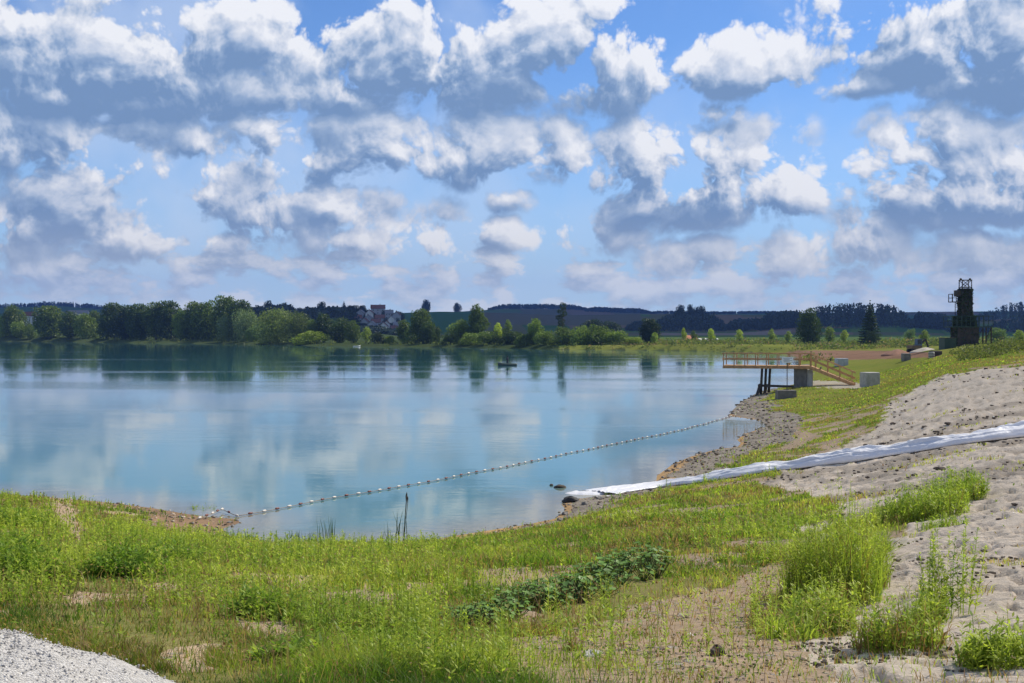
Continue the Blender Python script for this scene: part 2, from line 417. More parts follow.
def masks(x, y, z, sd):
    """what covers the ground at a point: sand, bare soil, gravel, orange silt, red-brown field"""
    px, py = proj(x, y, z)
    n1 = fbm(x * 1.1, y * 1.1, 3, 21) - 0.5; n2 = fbm(x * 1.1 + 40, y * 1.1, 3, 22) - 0.5
    r = np.hypot(x, y); near = (y > 1) & (r < 400)
    k = 40 * np.clip(10 / np.maximum(y, 4), 0.12, 1.4)
    qx = px + n1 * k * 2.0; qy = py + n2 * k * 0.9
    sand = inpoly(qx, qy, SAND) & near
    soil = np.zeros(px.shape, bool)
    for p in SOIL + PATHS: soil |= inpoly(qx, qy, p)
    soil |= (fbm(x * 0.75, y * 0.75, 4, 77) > np.where(px < 460, .66, .615)) & (y < 75)
    soil &= near
    wid = np.interp(px, [0, 40, 110, 150, 200, 240, 300, 350, 430, 520, 570, 640, 700, 745, 790, 810], [0.1, .6, 1.2, 2.2, 3.0, 2.4, 0.3, 0.1, 0.6, 1.0, 1.3, 1.9, 2.3, 2.8, 3.0, 2])
    wid = np.where(y > 92, np.where(y > 200, 0.0, 1.6), wid)
    gravel = (sd < wid * (1 + 0.9 * n1)) & (y < 200) & (y > 1)
    orange = (sd < np.interp(px, [380, 400, 430, 500, 555, 575, 640, 664, 700, 760], [0, .6, .95, .8, .6, .1, .15, .6, .35, .15]) * (1 + 2.2 * n2)) & (sd > -0.25) & (px > 385) & (px < 760) & (y < 80)
    mud = inpoly(px, py, [(786,352),(800,350.5),(860,350.5),(905,351),(940,353),(938,357),(905,358.5),(850,360),(825,360.5),(790,359)]) & (y > 110)
    pale = inpoly(qx, qy, [(810,380),(835,381),(850,383),(868,385.5),(862,388),(838,388),(808,386)]) & (y > 60) & (y < 140)
    return px, py, sand, soil, gravel, orange, mud, pale

def make_ground():
    fine = 640
    az = np.concatenate([np.linspace(-math.pi, -0.62, 60, endpoint=False), np.linspace(-0.62, 0.62, fine), np.linspace(0.62, math.pi, 61)[1:]])
    az = az[:-1]; nA = len(az)
    rr = np.concatenate([[0.4, 1.2, 2.2], np.geomspace(3.0, 45, 430, endpoint=False), np.geomspace(45, 420, 230, endpoint=False), np.geomspace(420, 9500, 120)])
    A, Rr = np.meshgrid(az, rr); x = (Rr * np.sin(A)).ravel(); y = (Rr * np.cos(A)).ravel()
    sd = shore_dist(x, y); z = land(x, y, sd)
    px, py, sand, soil, gravel, orange, mud, pale = masks(x, y, z, sd)
    r = np.hypot(x, y)
    # trodden sand: hollows and crumbs
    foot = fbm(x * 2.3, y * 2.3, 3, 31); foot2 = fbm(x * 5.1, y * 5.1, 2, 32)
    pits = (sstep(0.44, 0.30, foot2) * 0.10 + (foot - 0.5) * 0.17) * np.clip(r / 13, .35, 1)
    sm = sand.astype(float)
    z = z + np.where(sd > 0.3, -sm * pits * (r < 90) - soil * (foot - .5) * 0.06 * (r < 60), 0)
    z = z + np.where(sd > 0.2, gravel * (foot2 - .5) * 0.10 * (r < 120), 0)
    # base colours
    col = np.zeros((len(x), 3)); big = fbm(x * 0.12, y * 0.12, 4, 3)[:, None]
    mid = fbm(x * 0.6, y * 0.6, 3, 9)[:, None]
    turf = np.array([.12, .14, .035]) * (1 - mid) + np.array([.27, .23, .10]) * mid
    meadow = np.array([.16, .20, .035]) * (1 - big) + np.array([.26, .24, .06]) * big
    col[:] = np.where((r > 55)[:, None], meadow, turf)
    far = r > 380
    lf = (px < 560) & (r > 330)
    field = np.array([.07, .125, .028]) * (1 - big) + np.array([.11, .15, .04]) * big
    col[far] = field[far]
    col[lf & (r < 800)] = [.05, .07, .025]  # shade under the far shore trees, put into the ground colour
    yel = far & (px > 880) & (r < 520); col[yel] = [.22, .26, .05]
    # fields on the hillsides
    cell = np.floor((px + 0.02 * r) / 46) * 3 + np.floor(np.log(np.maximum(r, 1)) * 9)
    hsh = np.abs(np.sin(cell * 12.9898) * 43758.5453) % 1.0
    up = r > 1000
    pal = np.array([[.045, .10, .03], [.075, .125, .03], [.15, .11, .075], [.06, .11, .035], [.10, .10, .05]])
    col[up] = pal[(hsh[up] * 5).astype(int) % 5]
    br = up & (px > 480) & (px < 640) & (r > 1500) & (r < 2200); col[br] = [.10, .095, .07]
    br = up & (px > 640) & (px < 790) & (r < 1180); col[br] = [.20, .16, .13]
    gr = up & (px > 395) & (px < 480) & (r > 1200); col[gr] = [.04, .10, .035]
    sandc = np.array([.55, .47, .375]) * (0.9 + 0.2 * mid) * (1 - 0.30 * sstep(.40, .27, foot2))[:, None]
    dirty = sstep(0.46, 0.60, fbm(x * 0.5, y * 0.5, 4, 41))[:, None] * ((py < 520) & (px < 1030) & (y < 48))[:, None] * 0.6
    sandc = sandc * (1 - dirty) + np.array([.25, .21, .165]) * dirty
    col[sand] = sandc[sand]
    soilc = np.array([.40, .30, .205]) * (0.75 + 0.4 * mid); col[soil & ~sand] = soilc[soil & ~sand]
    col[pale] = (np.array([.42, .37, .28]) * (.75 + .5 * mid))[pale]
    gv = np.array([.29, .25, .20]) * (0.5 + 0.9 * fbm(x * 1.7, y * 1.7, 3, 12)[:, None]); col[gravel] = gv[gravel]
    redw = gravel & (px < 245) & (py > 500); col[redw] = (np.array([.24, .16, .10]) * (0.7 + 0.6 * mid))[redw]
    col[orange] = (np.array([.42, .27, .13]) * (0.85 + 0.3 * mid))[orange]
    col[mud] = (np.array([.25, .15, .095]) * (0.75 + 0.5 * fbm(x * .3, y * .3, 3, 8)[:, None]))[mud]
    under = sd < -0.25; col[under] = [.20, .18, .13]; col[under & (y > 200)] = [.05, .065, .03]
    n = len(rr); idx = np.arange(n * nA).reshape(n, nA)
    a = idx[:-1]; b = np.roll(a, -1, 1); c2 = np.roll(idx[1:], -1, 1); d = idx[1:]
    Fq = np.stack([a, d, c2, b], -1).reshape(-1, 4)[:, ::-1]
    me = np_mesh('ground', np.stack([x, y, z], 1), Fq, col)
    g_ = np.where(gravel | soil, 1.0, 0.0); g_ = np.where(sand, 0.5, g_); fattr(me, 'grit', g_)
    me.polygons.foreach_set('use_smooth', np.ones(len(me.polygons), bool))
    m, t = new_mat('ground')
    co = t.n.new('ShaderNodeTexCoord').outputs['Object']
    c0 = t.node('ShaderNodeVertexColor', layer_name='col')
    grit = t.node('ShaderNodeAttribute', (), 'Fac', attribute_name='grit')
    f1 = t.noise(co, 9.0, 6, 0.65); f2 = t.noise(co, 0.8, 4, 0.6); f3 = t.noise(co, 60.0, 3, 0.7)
    k = t.m('MULTIPLY_ADD', f1, 0.7, 0.65); k = t.m('MULTIPLY', k, t.m('MULTIPLY_ADD', f2, 0.4, 0.8))
    k = t.m('MULTIPLY', k, t.m('MULTIPLY_ADD', f3, 0.5, 0.75))
    cc = t.v('SCALE', c0); t.put(t.n[-1].inputs['Scale'], k)
    # single stones on the gritty ground
    vo = t.n.new('ShaderNodeTexVoronoi'); t.put(vo.inputs['Vector'], co); t.put(vo.inputs['Scale'], 11.0)
    stone = t.m('MULTIPLY', t.mr(vo.outputs['Distance'], 0.42, 0.30), t.m('MULTIPLY', grit, t.mr(t.noise(co, 1.3, 3), 0.45, 0.62)))
    sc = t.mix(t.node('ShaderNodeSeparateColor', (vo.outputs['Color'],)), (0.10, 0.09, 0.085), (0.42, 0.39, 0.35))
    cc = t.mix(t.m('MULTIPLY', stone, 0.8), cc, sc)
    bs = t.node('ShaderNodeBsdfDiffuse', {'Color': cc, 'Roughness': 0.8}, None)
    hh = t.m('ADD', t.m('MULTIPLY', f1, 0.6), t.m('ADD', t.m('MULTIPLY', stone, 0.5), t.m('MULTIPLY', f3, 0.18)))
    t.l.new(t.node('ShaderNodeBump', {'Strength': 0.8, 'Distance': 0.07, 'Height': hh}), bs.inputs['Normal'])
    t.l.new(bs.outputs[0], t.out.inputs[0])
    o = link('ground', me, m); tag(o, kind='structure')
    # the water surface: the part of the same grid that lies below the waterline
    ok = (z < 0.05).reshape(n, nA) & (Rr < 900) & (np.abs(A) < 0.75)
    keep = (ok[:-1] | ok[1:]); keep = keep | np.roll(keep, -1, 1)
    Fw = np.stack([a, d, c2, b], -1)[keep].reshape(-1, 4)[:, ::-1]
    used = np.unique(Fw); remap = np.zeros(n * nA, int); remap[used] = np.arange(len(used))
    Vw = np.stack([x[used], y[used], np.zeros(len(used))], 1)
    mw = np_mesh('lake_water', Vw, remap[Fw]); fattr(mw, 'depth', np.maximum(-sd[used], 0))
    mw.polygons.foreach_set('use_smooth', np.ones(len(mw.polygons), bool))
    m, t = new_mat('lake_water')
    co = t.n.new('ShaderNodeTexCoord').outputs['Object']
    dep = t.node('ShaderNodeAttribute', (), 'Fac', attribute_name='depth')
    deep = t.mix(t.mr(dep, 6.0, 60.0), (0.040, 0.125, 0.130), (0.022, 0.098, 0.120))
    body = t.mix(t.mr(dep, 0.0, 4.0), (0.15, 0.145, 0.11), deep)
    w1 = t.noise(t.v('MULTIPLY', co, (0.8, 1.3, 1)), 0.9, 3, 0.55); w2 = t.noise(t.v('MULTIPLY', co, (1, 1.6, 1)), 4.0, 2, 0.5)
    wind = t.mr(t.noise(t.v('MULTIPLY', co, (0.25, 1.6, 1)), 0.035, 3, 0.55), 0.44, 0.66)
    amp = t.m('MULTIPLY_ADD', wind, 0.40, 0.07)
    h = t.m('MULTIPLY', t.m('ADD', t.m('MULTIPLY', w1, 0.030), t.m('MULTIPLY', w2, 0.0085)), amp)
    bmp = t.node('ShaderNodeBump', {'Strength': 1.0, 'Distance': 1.0, 'Height': h})
    dif = t.node('ShaderNodeBsdfDiffuse', {'Color': body, 'Normal': bmp})
    gl = t.node('ShaderNodeBsdfGlossy', {'Color': (1, 1, 1), 'Roughness': 0.03, 'Normal': bmp})
    fr = t.node('ShaderNodeFresnel', {'IOR': 1.333, 'Normal': bmp})
    t.l.new(t.node('ShaderNodeMixShader', (fr, dif, gl)), t.out.inputs[0])
    o = link('lake_water', mw, m); tag(o, kind='structure')
# ------------------------------------------------------------------ trees and woods
def leaf_cards(P, size, rng, asp=0.62, tilt=1.0, up=None):
    """one folded leaf clump (two triangles) per point, facing every way"""
    n = len(P)
    a = rng.normal(size=(n, 3)); a[:, 2] *= tilt
    if up is not None: a = a * 0.6 + up
    a /= np.linalg.norm(a, axis=1)[:, None] + 1e-9
    b = rng.normal(size=(n, 3)); b -= (a * b).sum(1)[:, None] * a; b /= np.linalg.norm(b, axis=1)[:, None] + 1e-9
    s = (size * rng.uniform(0.6, 1.3, n))[:, None] if np.isscalar(size) else (size * rng.uniform(0.7, 1.2, n))[:, None]
    c = np.cross(a, b)
    V = np.stack([P - a * s * .5, P + b * s * asp * .5 + c * s * .10, P + a * s * .5, P - b * s * asp * .5 + c * s * .10], 1).reshape(-1, 3)
    i = np.arange(n)[:, None] * 4
    return V, i + np.array([[0, 1, 2, 3]])
def crown_mesh(name, lobes, n, size, rng, base=(.055, .085, .022), tip=(.10, .135, .035), fill=0.55):
    """leaf clumps through a set of overlapping lobes (x, y, z, rx, ry, rz)"""
    L = np.array(lobes, float); vol = L[:, 3] * L[:, 4] * L[:, 5]; w = vol ** 0.72; w /= w.sum()
    k = rng.choice(len(L), n, p=w)
    d = rng.normal(size=(n, 3)); d /= np.linalg.norm(d, axis=1)[:, None]
    # every lobe has its own bumps, so that the outline is uneven
    bump = 1 + 0.16 * np.sin(d[:, 0] * 5 + k * 2.1) * np.cos(d[:, 2] * 4 + k) + 0.12 * np.sin(d[:, 1] * 9 + k * 1.3 + d[:, 2] * 7)
    rad = (rng.uniform(0, 1, n) ** (1 / 3.0)) * (1 - fill) + fill * rng.uniform(0.86, 1.06, n)
    P = L[k, :3] + d * L[k, 3:6] * (rad * bump)[:, None]
    V, F = leaf_cards(P, size, rng)
    t = rng.uniform(0, 1, n)[:, None] ** 1.5
    colr = (np.array(base) * (1 - t) + np.array(tip) * t) * (0.8 + 0.4 * rng.uniform(0, 1, len(L)))[k][:, None]
    return np_mesh(name, V, F, np.repeat(colr, 4, 0))
def rnd_lobes(rng, h, w, n, z0, top=1.0, kind='round'):
    out = []
    for i in range(n):
        t = (i + .5) / n; z = z0 + (h - z0) * (0.08 + 0.84 * t)
        if kind == 'round': rr = w * math.sqrt(max(0.05, 1 - ((t - .42) / .66) ** 2))
        elif kind == 'bush': rr = w * math.sqrt(max(0.08, 1 - (t / 1.08) ** 2))
        elif kind == 'column': rr = w * (0.55 + 0.45 * math.sin(math.pi * min(1, t * 1.05)))
        elif kind == 'willow': rr = w * (0.62 + 0.45 * math.sin(math.pi * (t * .9 + .05)))
        a = rng.uniform(0, 6.28); q = rr * rng.uniform(0.25, 0.62)
        s = rr * rng.uniform(0.42, 0.66)
        out.append((q * math.cos(a), q * math.sin(a), min(z, h - s * .7), s, s, s * rng.uniform(.7, 1.0)))
    out.append((0, 0, z0 + (h - z0) * .45, w * .55, w * .55, (h - z0) * .42))
    return out
def trunk_mb(h, r, seed, limbs=6, spread=0.5, z0=0.35):
    rr = random.Random(seed); b = MB()
    pts = [(0, 0, -.4)] + [(rr.uniform(-.03, .03) * h * t, rr.uniform(-.03, .03) * h * t, h * t) for t in (.15, .35, .55, .75, .9)]
    b.tube(pts, [r * 1.25, r, r * .85, r * .65, r * .4, r * .15], 7)
    for i in range(limbs):
        t = z0 + (0.85 - z0) * i / max(1, limbs - 1); a = i * 2.4 + rr.uniform(-.4, .4); L = h * spread * (1 - t * .6) * rr.uniform(.7, 1.1)
        p0 = Vector((0, 0, h * t)); p1 = p0 + Vector((math.cos(a) * L * .5, math.sin(a) * L * .5, L * .35)); p2 = p0 + Vector((math.cos(a) * L, math.sin(a) * L, L * .75))
        b.tube([p0, p1, p2], [r * .42 * (1 - t * .5), r * .28 * (1 - t * .5), r * .08], 5)
    return b

KIND = {}
def tree_kinds():
    M['leaves'] = leaf_mat('tree_leaves', 0.36, objcol=True)
    M['bark'] = mat('bark', (.10, .075, .055), (.055, .042, .033), 5, 0.9, 0.5)
    def add(kind, h, w, lobes, n, size, limbs=6, r=None, spread=.45, z0=.3, **kw):
        for v in range(2):
            rng = np.random.default_rng(hash_(kind) + v)
            lb = lobes(rng) if callable(lobes) else lobes
            cm = crown_mesh('crown', lb, n, size, rng, **kw)
            tb = trunk_mb(h * .92, r or h * .022, hash_(kind) + v, limbs, spread, z0)
            tm = bpy.data.meshes.new('trunk'); tm.from_pydata(tb.v, [], tb.f); tm.update()
            cm.materials.append(M['leaves']); tm.materials.append(M['bark'])
            KIND[kind, v] = (cm, tm, h, w)
    hash_ = lambda s: sum(ord(c) * (i + 3) for i, c in enumerate(s))
    add('broad', 20, 9, lambda g: rnd_lobes(g, 20, 9.4, 26, .3), 9500, .95)
    add('round', 14, 7, lambda g: rnd_lobes(g, 14, 7.2, 20, .3), 7000, .75)
    add('bush', 7, 5.5, lambda g: rnd_lobes(g, 7, 5.6, 14, .0, kind='bush'), 5200, .52, spread=.5, z0=.08, r=.16)
    add('willow', 15, 11, lambda g: rnd_lobes(g, 15, 11.5, 24, .3, kind='willow'), 9500, .75, base=(.06, .085, .03), tip=(.12, .15, .06))
    add('column', 18, 6, lambda g: rnd_lobes(g, 18, 6.2, 20, .4, kind='column'), 6500, .72)
    add('young', 7, 2.1, lambda g: rnd_lobes(g, 7, 2.1, 11, .6, kind='column'), 1300, .42, base=(.10, .14, .03), tip=(.18, .22, .06))
    # a pine with bare gaps between its tufts
    def pine(g):
        out = [(0, 0, 17.5, 2.2, 2.2, 1.8)]
        for i in range(12):
            a = g.uniform(0, 6.28); z = 6.5 + i * .85; q = g.uniform(1.5, 4.6) * (1 - .3 * i / 12)
            out.append((q * math.cos(a), q * math.sin(a), z, g.uniform(1.2, 2.4), g.uniform(1.2, 2.4), g.uniform(.7, 1.2)))
        return out
    add('pine', 19, 6, pine, 2300, .6, 12, .3, .36, .3, base=(.028, .05, .02), tip=(.05, .075, .03))
    def fir(g):
        out = []
        for i in range(17):
            t = i / 16; z = 1.0 + 16.6 * t; rr = 4.7 * (1 - t) ** .85 + .25
            for j in range(7 if t < .7 else 4):
                a = j * 6.283 / (7 if t < .7 else 4) + i * .7; q = rr * g.uniform(.55, .78)
                out.append((q * math.cos(a), q * math.sin(a), z - q * .22, rr * .34 + .18, rr * .34 + .18, .36))
            out.append((0, 0, z, rr * .4 + .1, rr * .4 + .1, .7))
        out.append((0, 0, 18.2, .2, .2, .8)); return out
    add('fir', 19, 4.6, fir, 6500, .62, 8, .26, .2, .1, base=(.022, .045, .02), tip=(.045, .075, .03))
def tree(kind, loc, h, w, label, cat='tree', v=0, tint=(1, 1, 1), rz=0.0, group=None, name=None):
    cm, tm, h0, w0 = KIND[kind, v]
    nm = name or {'bush': 'shrub', 'fir': 'fir_tree', 'pine': 'pine_tree', 'willow': 'willow_tree', 'young': 'young_tree'}.get(kind, 'leafy_tree')
    t = thing(nm, label, cat, loc, rz, group); t.scale = (w / w0, w / w0, h / h0)
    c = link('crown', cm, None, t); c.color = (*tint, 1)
    link('trunk', tm, None, t); return t
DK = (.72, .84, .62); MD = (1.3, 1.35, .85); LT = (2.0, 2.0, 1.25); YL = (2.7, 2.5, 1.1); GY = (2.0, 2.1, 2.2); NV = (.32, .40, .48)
def far_tree(px, top, wpx, Y, kind, tint, label, cat='tree', group=None, v=None, sink=0.0):
    if px < 660 and Y < 610 or px < 260 and Y < 760:      # keep to the strip along the water
        Q = np.linspace(330, 760, 900); s_ = shore_dist((px - 512) * Q / FPX, Q); ys = Q[np.where(s_ < 0)[0].max()] if (s_ < 0).any() else Y
        Y = ys + min(max((Y - ys) * .3, 1.0), 35)
    x, y = at(px, Y); z = land1(x, y) - sink
    h = EYE - (top - 332) * Y / FPX - z; w = wpx * .5 * Y / FPX
    v = (int(px) % 2) if v is None else v
    k = random.Random(int(px * 7 + top)); q = k.uniform(.88, 1.12)
    return tree(kind, (x, y, z), h, w, label, cat, v, tuple(c * q for c in tint), k.uniform(0, 6.28), group)

FAR = [  # px, top, width px, distance, kind, tint, label
 (-14,310,30,725,'round',DK,'dark round tree cut by the left edge of the view'),
 (2,316,16,708,'bush',LT,'light green shrub at the waterline on the left edge of the view'),
 (13,306,25,722,'round',MD,'round topped green tree second from the left end of the far shore'),
 (18,321,22,706,'bush',LT,'pale green bush below the round topped tree at the far left shore'),
 (29,324,14,704,'bush',MD,'small green bush beside the gap in the trees at the far left shore'),
 (51,305,34,708,'broad',MD,'broad tree with a yellowish top just right of the white house gap'),
 (70,312,26,706,'round',DK,'dark dense tree between the broad tree and the grey roof at far left'),
 (85,314,24,698,'round',LT,'rounded light rimmed tree leaning over the water before the dark wood'),
 (99,338,14,690,'bush',DK,'low dark bush on the small spit where the dark wood begins'),
 (93,310,14,735,'broad',MD,'green tree top showing between the grey roof and the dark wood'),
 (111,302,30,700,'broad',DK,'dark tree with a pointed tuft at the left end of the tall wood'),
 (126,305,30,690,'broad',NV,'very dark tree second in the tall wood on the left shore'),
 (141,303,30,695,'broad',DK,'dark green tree with a flat top in the tall wood'),
 (156,300,32,690,'column',MD,'upright tree with sunlit yellowish top in the middle of the tall wood'),
 (171,300,32,694,'broad',DK,'dark twin crowned tree in the middle of the tall wood'),
 (181,308,20,660,'column',LT,'slim lighter green tree standing forward in the tall wood'),
 (193,301,32,680,'broad',MD,'wide sunlit topped tree right of the notch in the tall wood'),
 (208,300,32,680,'broad',MD,'thick green tree left of the highest crown in the tall wood'),
 (225,295,34,665,'broad',MD,'highest tree of the left shore with a tuft above the others'),
 (243,299,30,672,'broad',DK,'dark tree at the right end of the tall wood sloping down'),
 (228,318,24,610,'willow',GY,'pale silvery willow at the waterline under the highest tree'),
 (246,312,30,612,'willow',GY,'large silvery round willow right of the smaller silvery one'),
 (254,326,18,590,'bush',GY,'small silvery bush at the foot of the large round willow'),
 (277,311,46,560,'willow',LT,'big light green willow left half of the wide pair by the water'),
 (297,314,36,555,'willow',MD,'green willow with feathery edge right half of the wide pair'),
 (313,331,40,525,'bush',YL,'low wide yellow green bush at the water right of the willow pair'),
 (313,320,16,560,'round',MD,'rounded tree behind the low wide yellow green bush'),
 (324,312,20,580,'column',DK,'dark upright tree right of the low yellow green bush'),
 (341,318,22,570,'round',DK,'dark round tree left of the moored white boat'),
 (352,321,18,560,'round',MD,'mid green round tree behind the moored white boat'),
 (366,326,13,520,'young',LT,'slim light green poplar right of the moored white boat'),
 (377,332,18,505,'bush',NV,'nearly black bush right of the slim light poplar'),
 (390,336,18,515,'bush',YL,'low yellow green bush below the village'),
 (404,319,18,530,'column',MD,'loose green tree right of the village houses'),
 (411,330,22,500,'bush',MD,'green bush in front of the loose tree right of the village'),
 (423,308,26,520,'broad',MD,'tall green tree below the large lone tree on the ridge'),
 (428,322,18,490,'round',DK,'dark round tree standing before the tall tree near the shore'),
 (436,326,14,515,'column',DK,'narrow dark tree at the right of the tall tree by the shore'),
 (449,335,24,478,'bush',DK,'dark bush at the water left of the round light topped bush'),
 (461,320,24,480,'round',LT,'round tree with light top left of the tall oval tree'),
 (478,303,22,500,'column',MD,'tall oval tree standing alone above the bushes mid shore'),
 (472,333,34,455,'bush',LT,'left bush of the long low hedge behind the fishing boat'),
 (490,331,34,452,'bush',MD,'middle bush of the long low hedge behind the fishing boat'),
 (512,331,30,445,'bush',DK,'right dark bush of the long low hedge behind the fishing boat'),
 (499,322,12,462,'young',YL,'small yellowish tree rising from the hedge behind the fishing boat'),
 (507,319,12,464,'young',MD,'small green tree next to the yellowish one in the hedge'),
 (536,319,20,430,'round',LT,'rounded bright green tree left of the gappy pine'),
 (527,334,26,420,'bush',MD,'green bush at the water below the rounded bright tree'),
 (546,331,26,416,'bush',LT,'light green bush at the water left of the pine'),
 (563,303,18,470,'pine',(1,1,1),'tall dark pine with gaps in its crown mid shore'),
 (563,327,30,414,'bush',MD,'green bush at the foot of the tall gappy pine'),
 (581,326,32,412,'bush',LT,'light green bush right of the pine by the water'),
 (599,325,34,410,'bush',MD,'largest green bush of the thicket right of the pine'),
 (618,331,32,405,'bush',LT,'low green bush at the right end of the thicket'),
 (634,337,26,400,'bush',YL,'small yellow green bush tailing off the thicket to the right'),
 (592,319,30,640,'broad',NV,'dark bluish tree behind the thicket right of the pine'),
 (610,321,24,640,'broad',NV,'second dark bluish tree behind the right end of the thicket'),
 (649,318,24,600,'broad',NV,'dark blue green tree alone left of the pale young trees'),
 (655,332,10,430,'young',LT,'thin light tree in front of the lone dark blue green tree'),
 (684,327,8,420,'young',YL,'thin yellowish young tree beside the small house'),
 (694,330,10,440,'young',DK,'dark young tree right behind the small house'),
 (711,328,10,410,'young',YL,'bright young tree right of the long white roof'),
 (739,329,10,405,'young',YL,'bright young tree midway between the white roof and the jetty end'),
 (772,328,10,390,'young',LT,'light young tree behind the jetty deck'),
 (788,330,8,390,'young',LT,'short light young tree left of the big round tree'),
 (808,309,25,370,'round',DK,'big dark round tree behind the jetty'),
 (829,326,14,375,'young',MD,'bluish green young tree right of the big round tree'),
 (844,329,9,380,'young',YL,'yellowish young tree between the round tree and the fir'),
 (870,300,24,345,'fir',(1,1,1),'tall dark fir with sweeping branches behind the jetty'),
 (871,331,16,330,'bush',NV,'nearly black bush at the foot of the tall fir'),
 (911,329,14,420,'bush',GY,'greyish bush in the gap of the dark forest'),
 (924,329,12,330,'young',MD,'green young tree above the excavator'),
 (998,328,20,330,'round',GY,'round greyish green tree right of the tower'),
 (1020,329,12,260,'young',LT,'light green young tree at the right edge of the view'),
 (1046,322,30,280,'round',MD,'green round tree just outside the right edge of the view'),
 # the village slope and the ridges behind
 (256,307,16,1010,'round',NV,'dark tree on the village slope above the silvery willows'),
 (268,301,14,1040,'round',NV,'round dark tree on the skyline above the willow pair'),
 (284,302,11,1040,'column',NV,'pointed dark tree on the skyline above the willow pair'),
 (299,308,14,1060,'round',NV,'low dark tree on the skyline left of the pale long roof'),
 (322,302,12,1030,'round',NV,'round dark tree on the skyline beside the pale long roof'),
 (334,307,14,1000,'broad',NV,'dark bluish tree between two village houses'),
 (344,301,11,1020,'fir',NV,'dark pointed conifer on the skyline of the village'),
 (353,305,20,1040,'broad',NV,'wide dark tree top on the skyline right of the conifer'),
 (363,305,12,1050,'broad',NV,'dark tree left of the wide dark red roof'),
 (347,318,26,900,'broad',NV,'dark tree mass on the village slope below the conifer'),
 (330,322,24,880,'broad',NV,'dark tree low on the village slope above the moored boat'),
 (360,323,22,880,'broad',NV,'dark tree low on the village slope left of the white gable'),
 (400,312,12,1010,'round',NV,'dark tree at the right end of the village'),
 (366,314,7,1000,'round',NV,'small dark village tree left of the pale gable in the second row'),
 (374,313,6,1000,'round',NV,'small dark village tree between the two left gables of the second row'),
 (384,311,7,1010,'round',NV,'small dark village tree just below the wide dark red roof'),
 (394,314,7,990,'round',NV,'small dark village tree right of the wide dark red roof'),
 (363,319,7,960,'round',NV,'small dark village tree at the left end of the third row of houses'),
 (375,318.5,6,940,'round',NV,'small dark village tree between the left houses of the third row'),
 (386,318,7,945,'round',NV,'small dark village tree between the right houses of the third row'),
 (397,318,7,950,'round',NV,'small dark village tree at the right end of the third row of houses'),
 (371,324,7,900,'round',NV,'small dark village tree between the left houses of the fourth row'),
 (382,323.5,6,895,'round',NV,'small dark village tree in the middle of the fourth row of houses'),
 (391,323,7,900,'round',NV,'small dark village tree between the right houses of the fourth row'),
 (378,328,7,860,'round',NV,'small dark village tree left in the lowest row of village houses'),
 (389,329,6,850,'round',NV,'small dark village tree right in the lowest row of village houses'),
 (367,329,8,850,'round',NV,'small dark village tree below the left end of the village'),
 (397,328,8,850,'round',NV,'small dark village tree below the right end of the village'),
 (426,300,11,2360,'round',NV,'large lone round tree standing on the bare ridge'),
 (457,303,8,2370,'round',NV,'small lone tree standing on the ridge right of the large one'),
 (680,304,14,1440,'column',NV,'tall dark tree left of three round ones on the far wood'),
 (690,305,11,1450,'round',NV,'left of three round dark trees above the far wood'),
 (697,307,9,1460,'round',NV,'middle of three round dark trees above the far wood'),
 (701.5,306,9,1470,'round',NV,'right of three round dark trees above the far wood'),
]
def make_trees():
    tree_kinds()
    for px, top, w, Y, kind, tint, label in FAR:
        cat = 'bush' if kind == 'bush' else ('conifer' if kind in ('fir', 'pine') else 'tree')
        far_tree(px, top, w, Y, kind, tint, label, cat)
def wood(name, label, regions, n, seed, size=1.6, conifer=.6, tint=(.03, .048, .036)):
    """a far wood that reads as one mass: every tree a trunk and its own crown of leaf clumps"""
    rng = np.random.default_rng(seed); Vs = []; Fs = []; cs = []; b = 0
    for (p0, p1, y0, y1, h) in regions:
        for i in range(n):
            px = rng.uniform(p0, p1); Y = rng.uniform(y0, y1); x, y = at(px, Y); z = land1(x, y)
            hh = h * rng.uniform(.75, 1.12) * (.3 + .7 * min(1, (px - p0) / (.16 * (p1 - p0)), (p1 - px) / (.16 * (p1 - p0)))); con = rng.uniform() < conifer
            m = 46 if con else 60; q = rng.uniform(0, 1, m); a = rng.uniform(0, 6.283, m)
            rr = (2.9 * (1.02 - q) ** .8 if con else 4.4 * np.sqrt(np.clip(1 - ((q - .55) / .56) ** 2, .02, 1))) * rng.uniform(.55, 1, m)
            P = np.stack([x + rr * np.cos(a), y + rr * np.sin(a), z + hh * (.10 + .9 * q)], 1)
            V, F = leaf_cards(P, size * 1.5, rng, .8)
            Vs.append(V); Fs.append(F + b); b += len(V)
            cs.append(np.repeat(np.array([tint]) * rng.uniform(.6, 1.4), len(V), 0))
            t = np.array([[x - .25, y, z - 1], [x + .25, y, z - 1], [x + .15, y + .2, z + hh * .8], [x - .15, y + .2, z + hh * .8]])
            Vs.append(t); Fs.append(np.array([[0, 1, 2, 3]]) + b); b += 4; cs.append(np.full((4, 3), .05))
    me = np_mesh(name, np.concatenate(Vs), np.concatenate(Fs), np.concatenate(cs))
    o = link(name, me, M['woodleaf']); tag(o, label, 'wood', kind='stuff'); return o
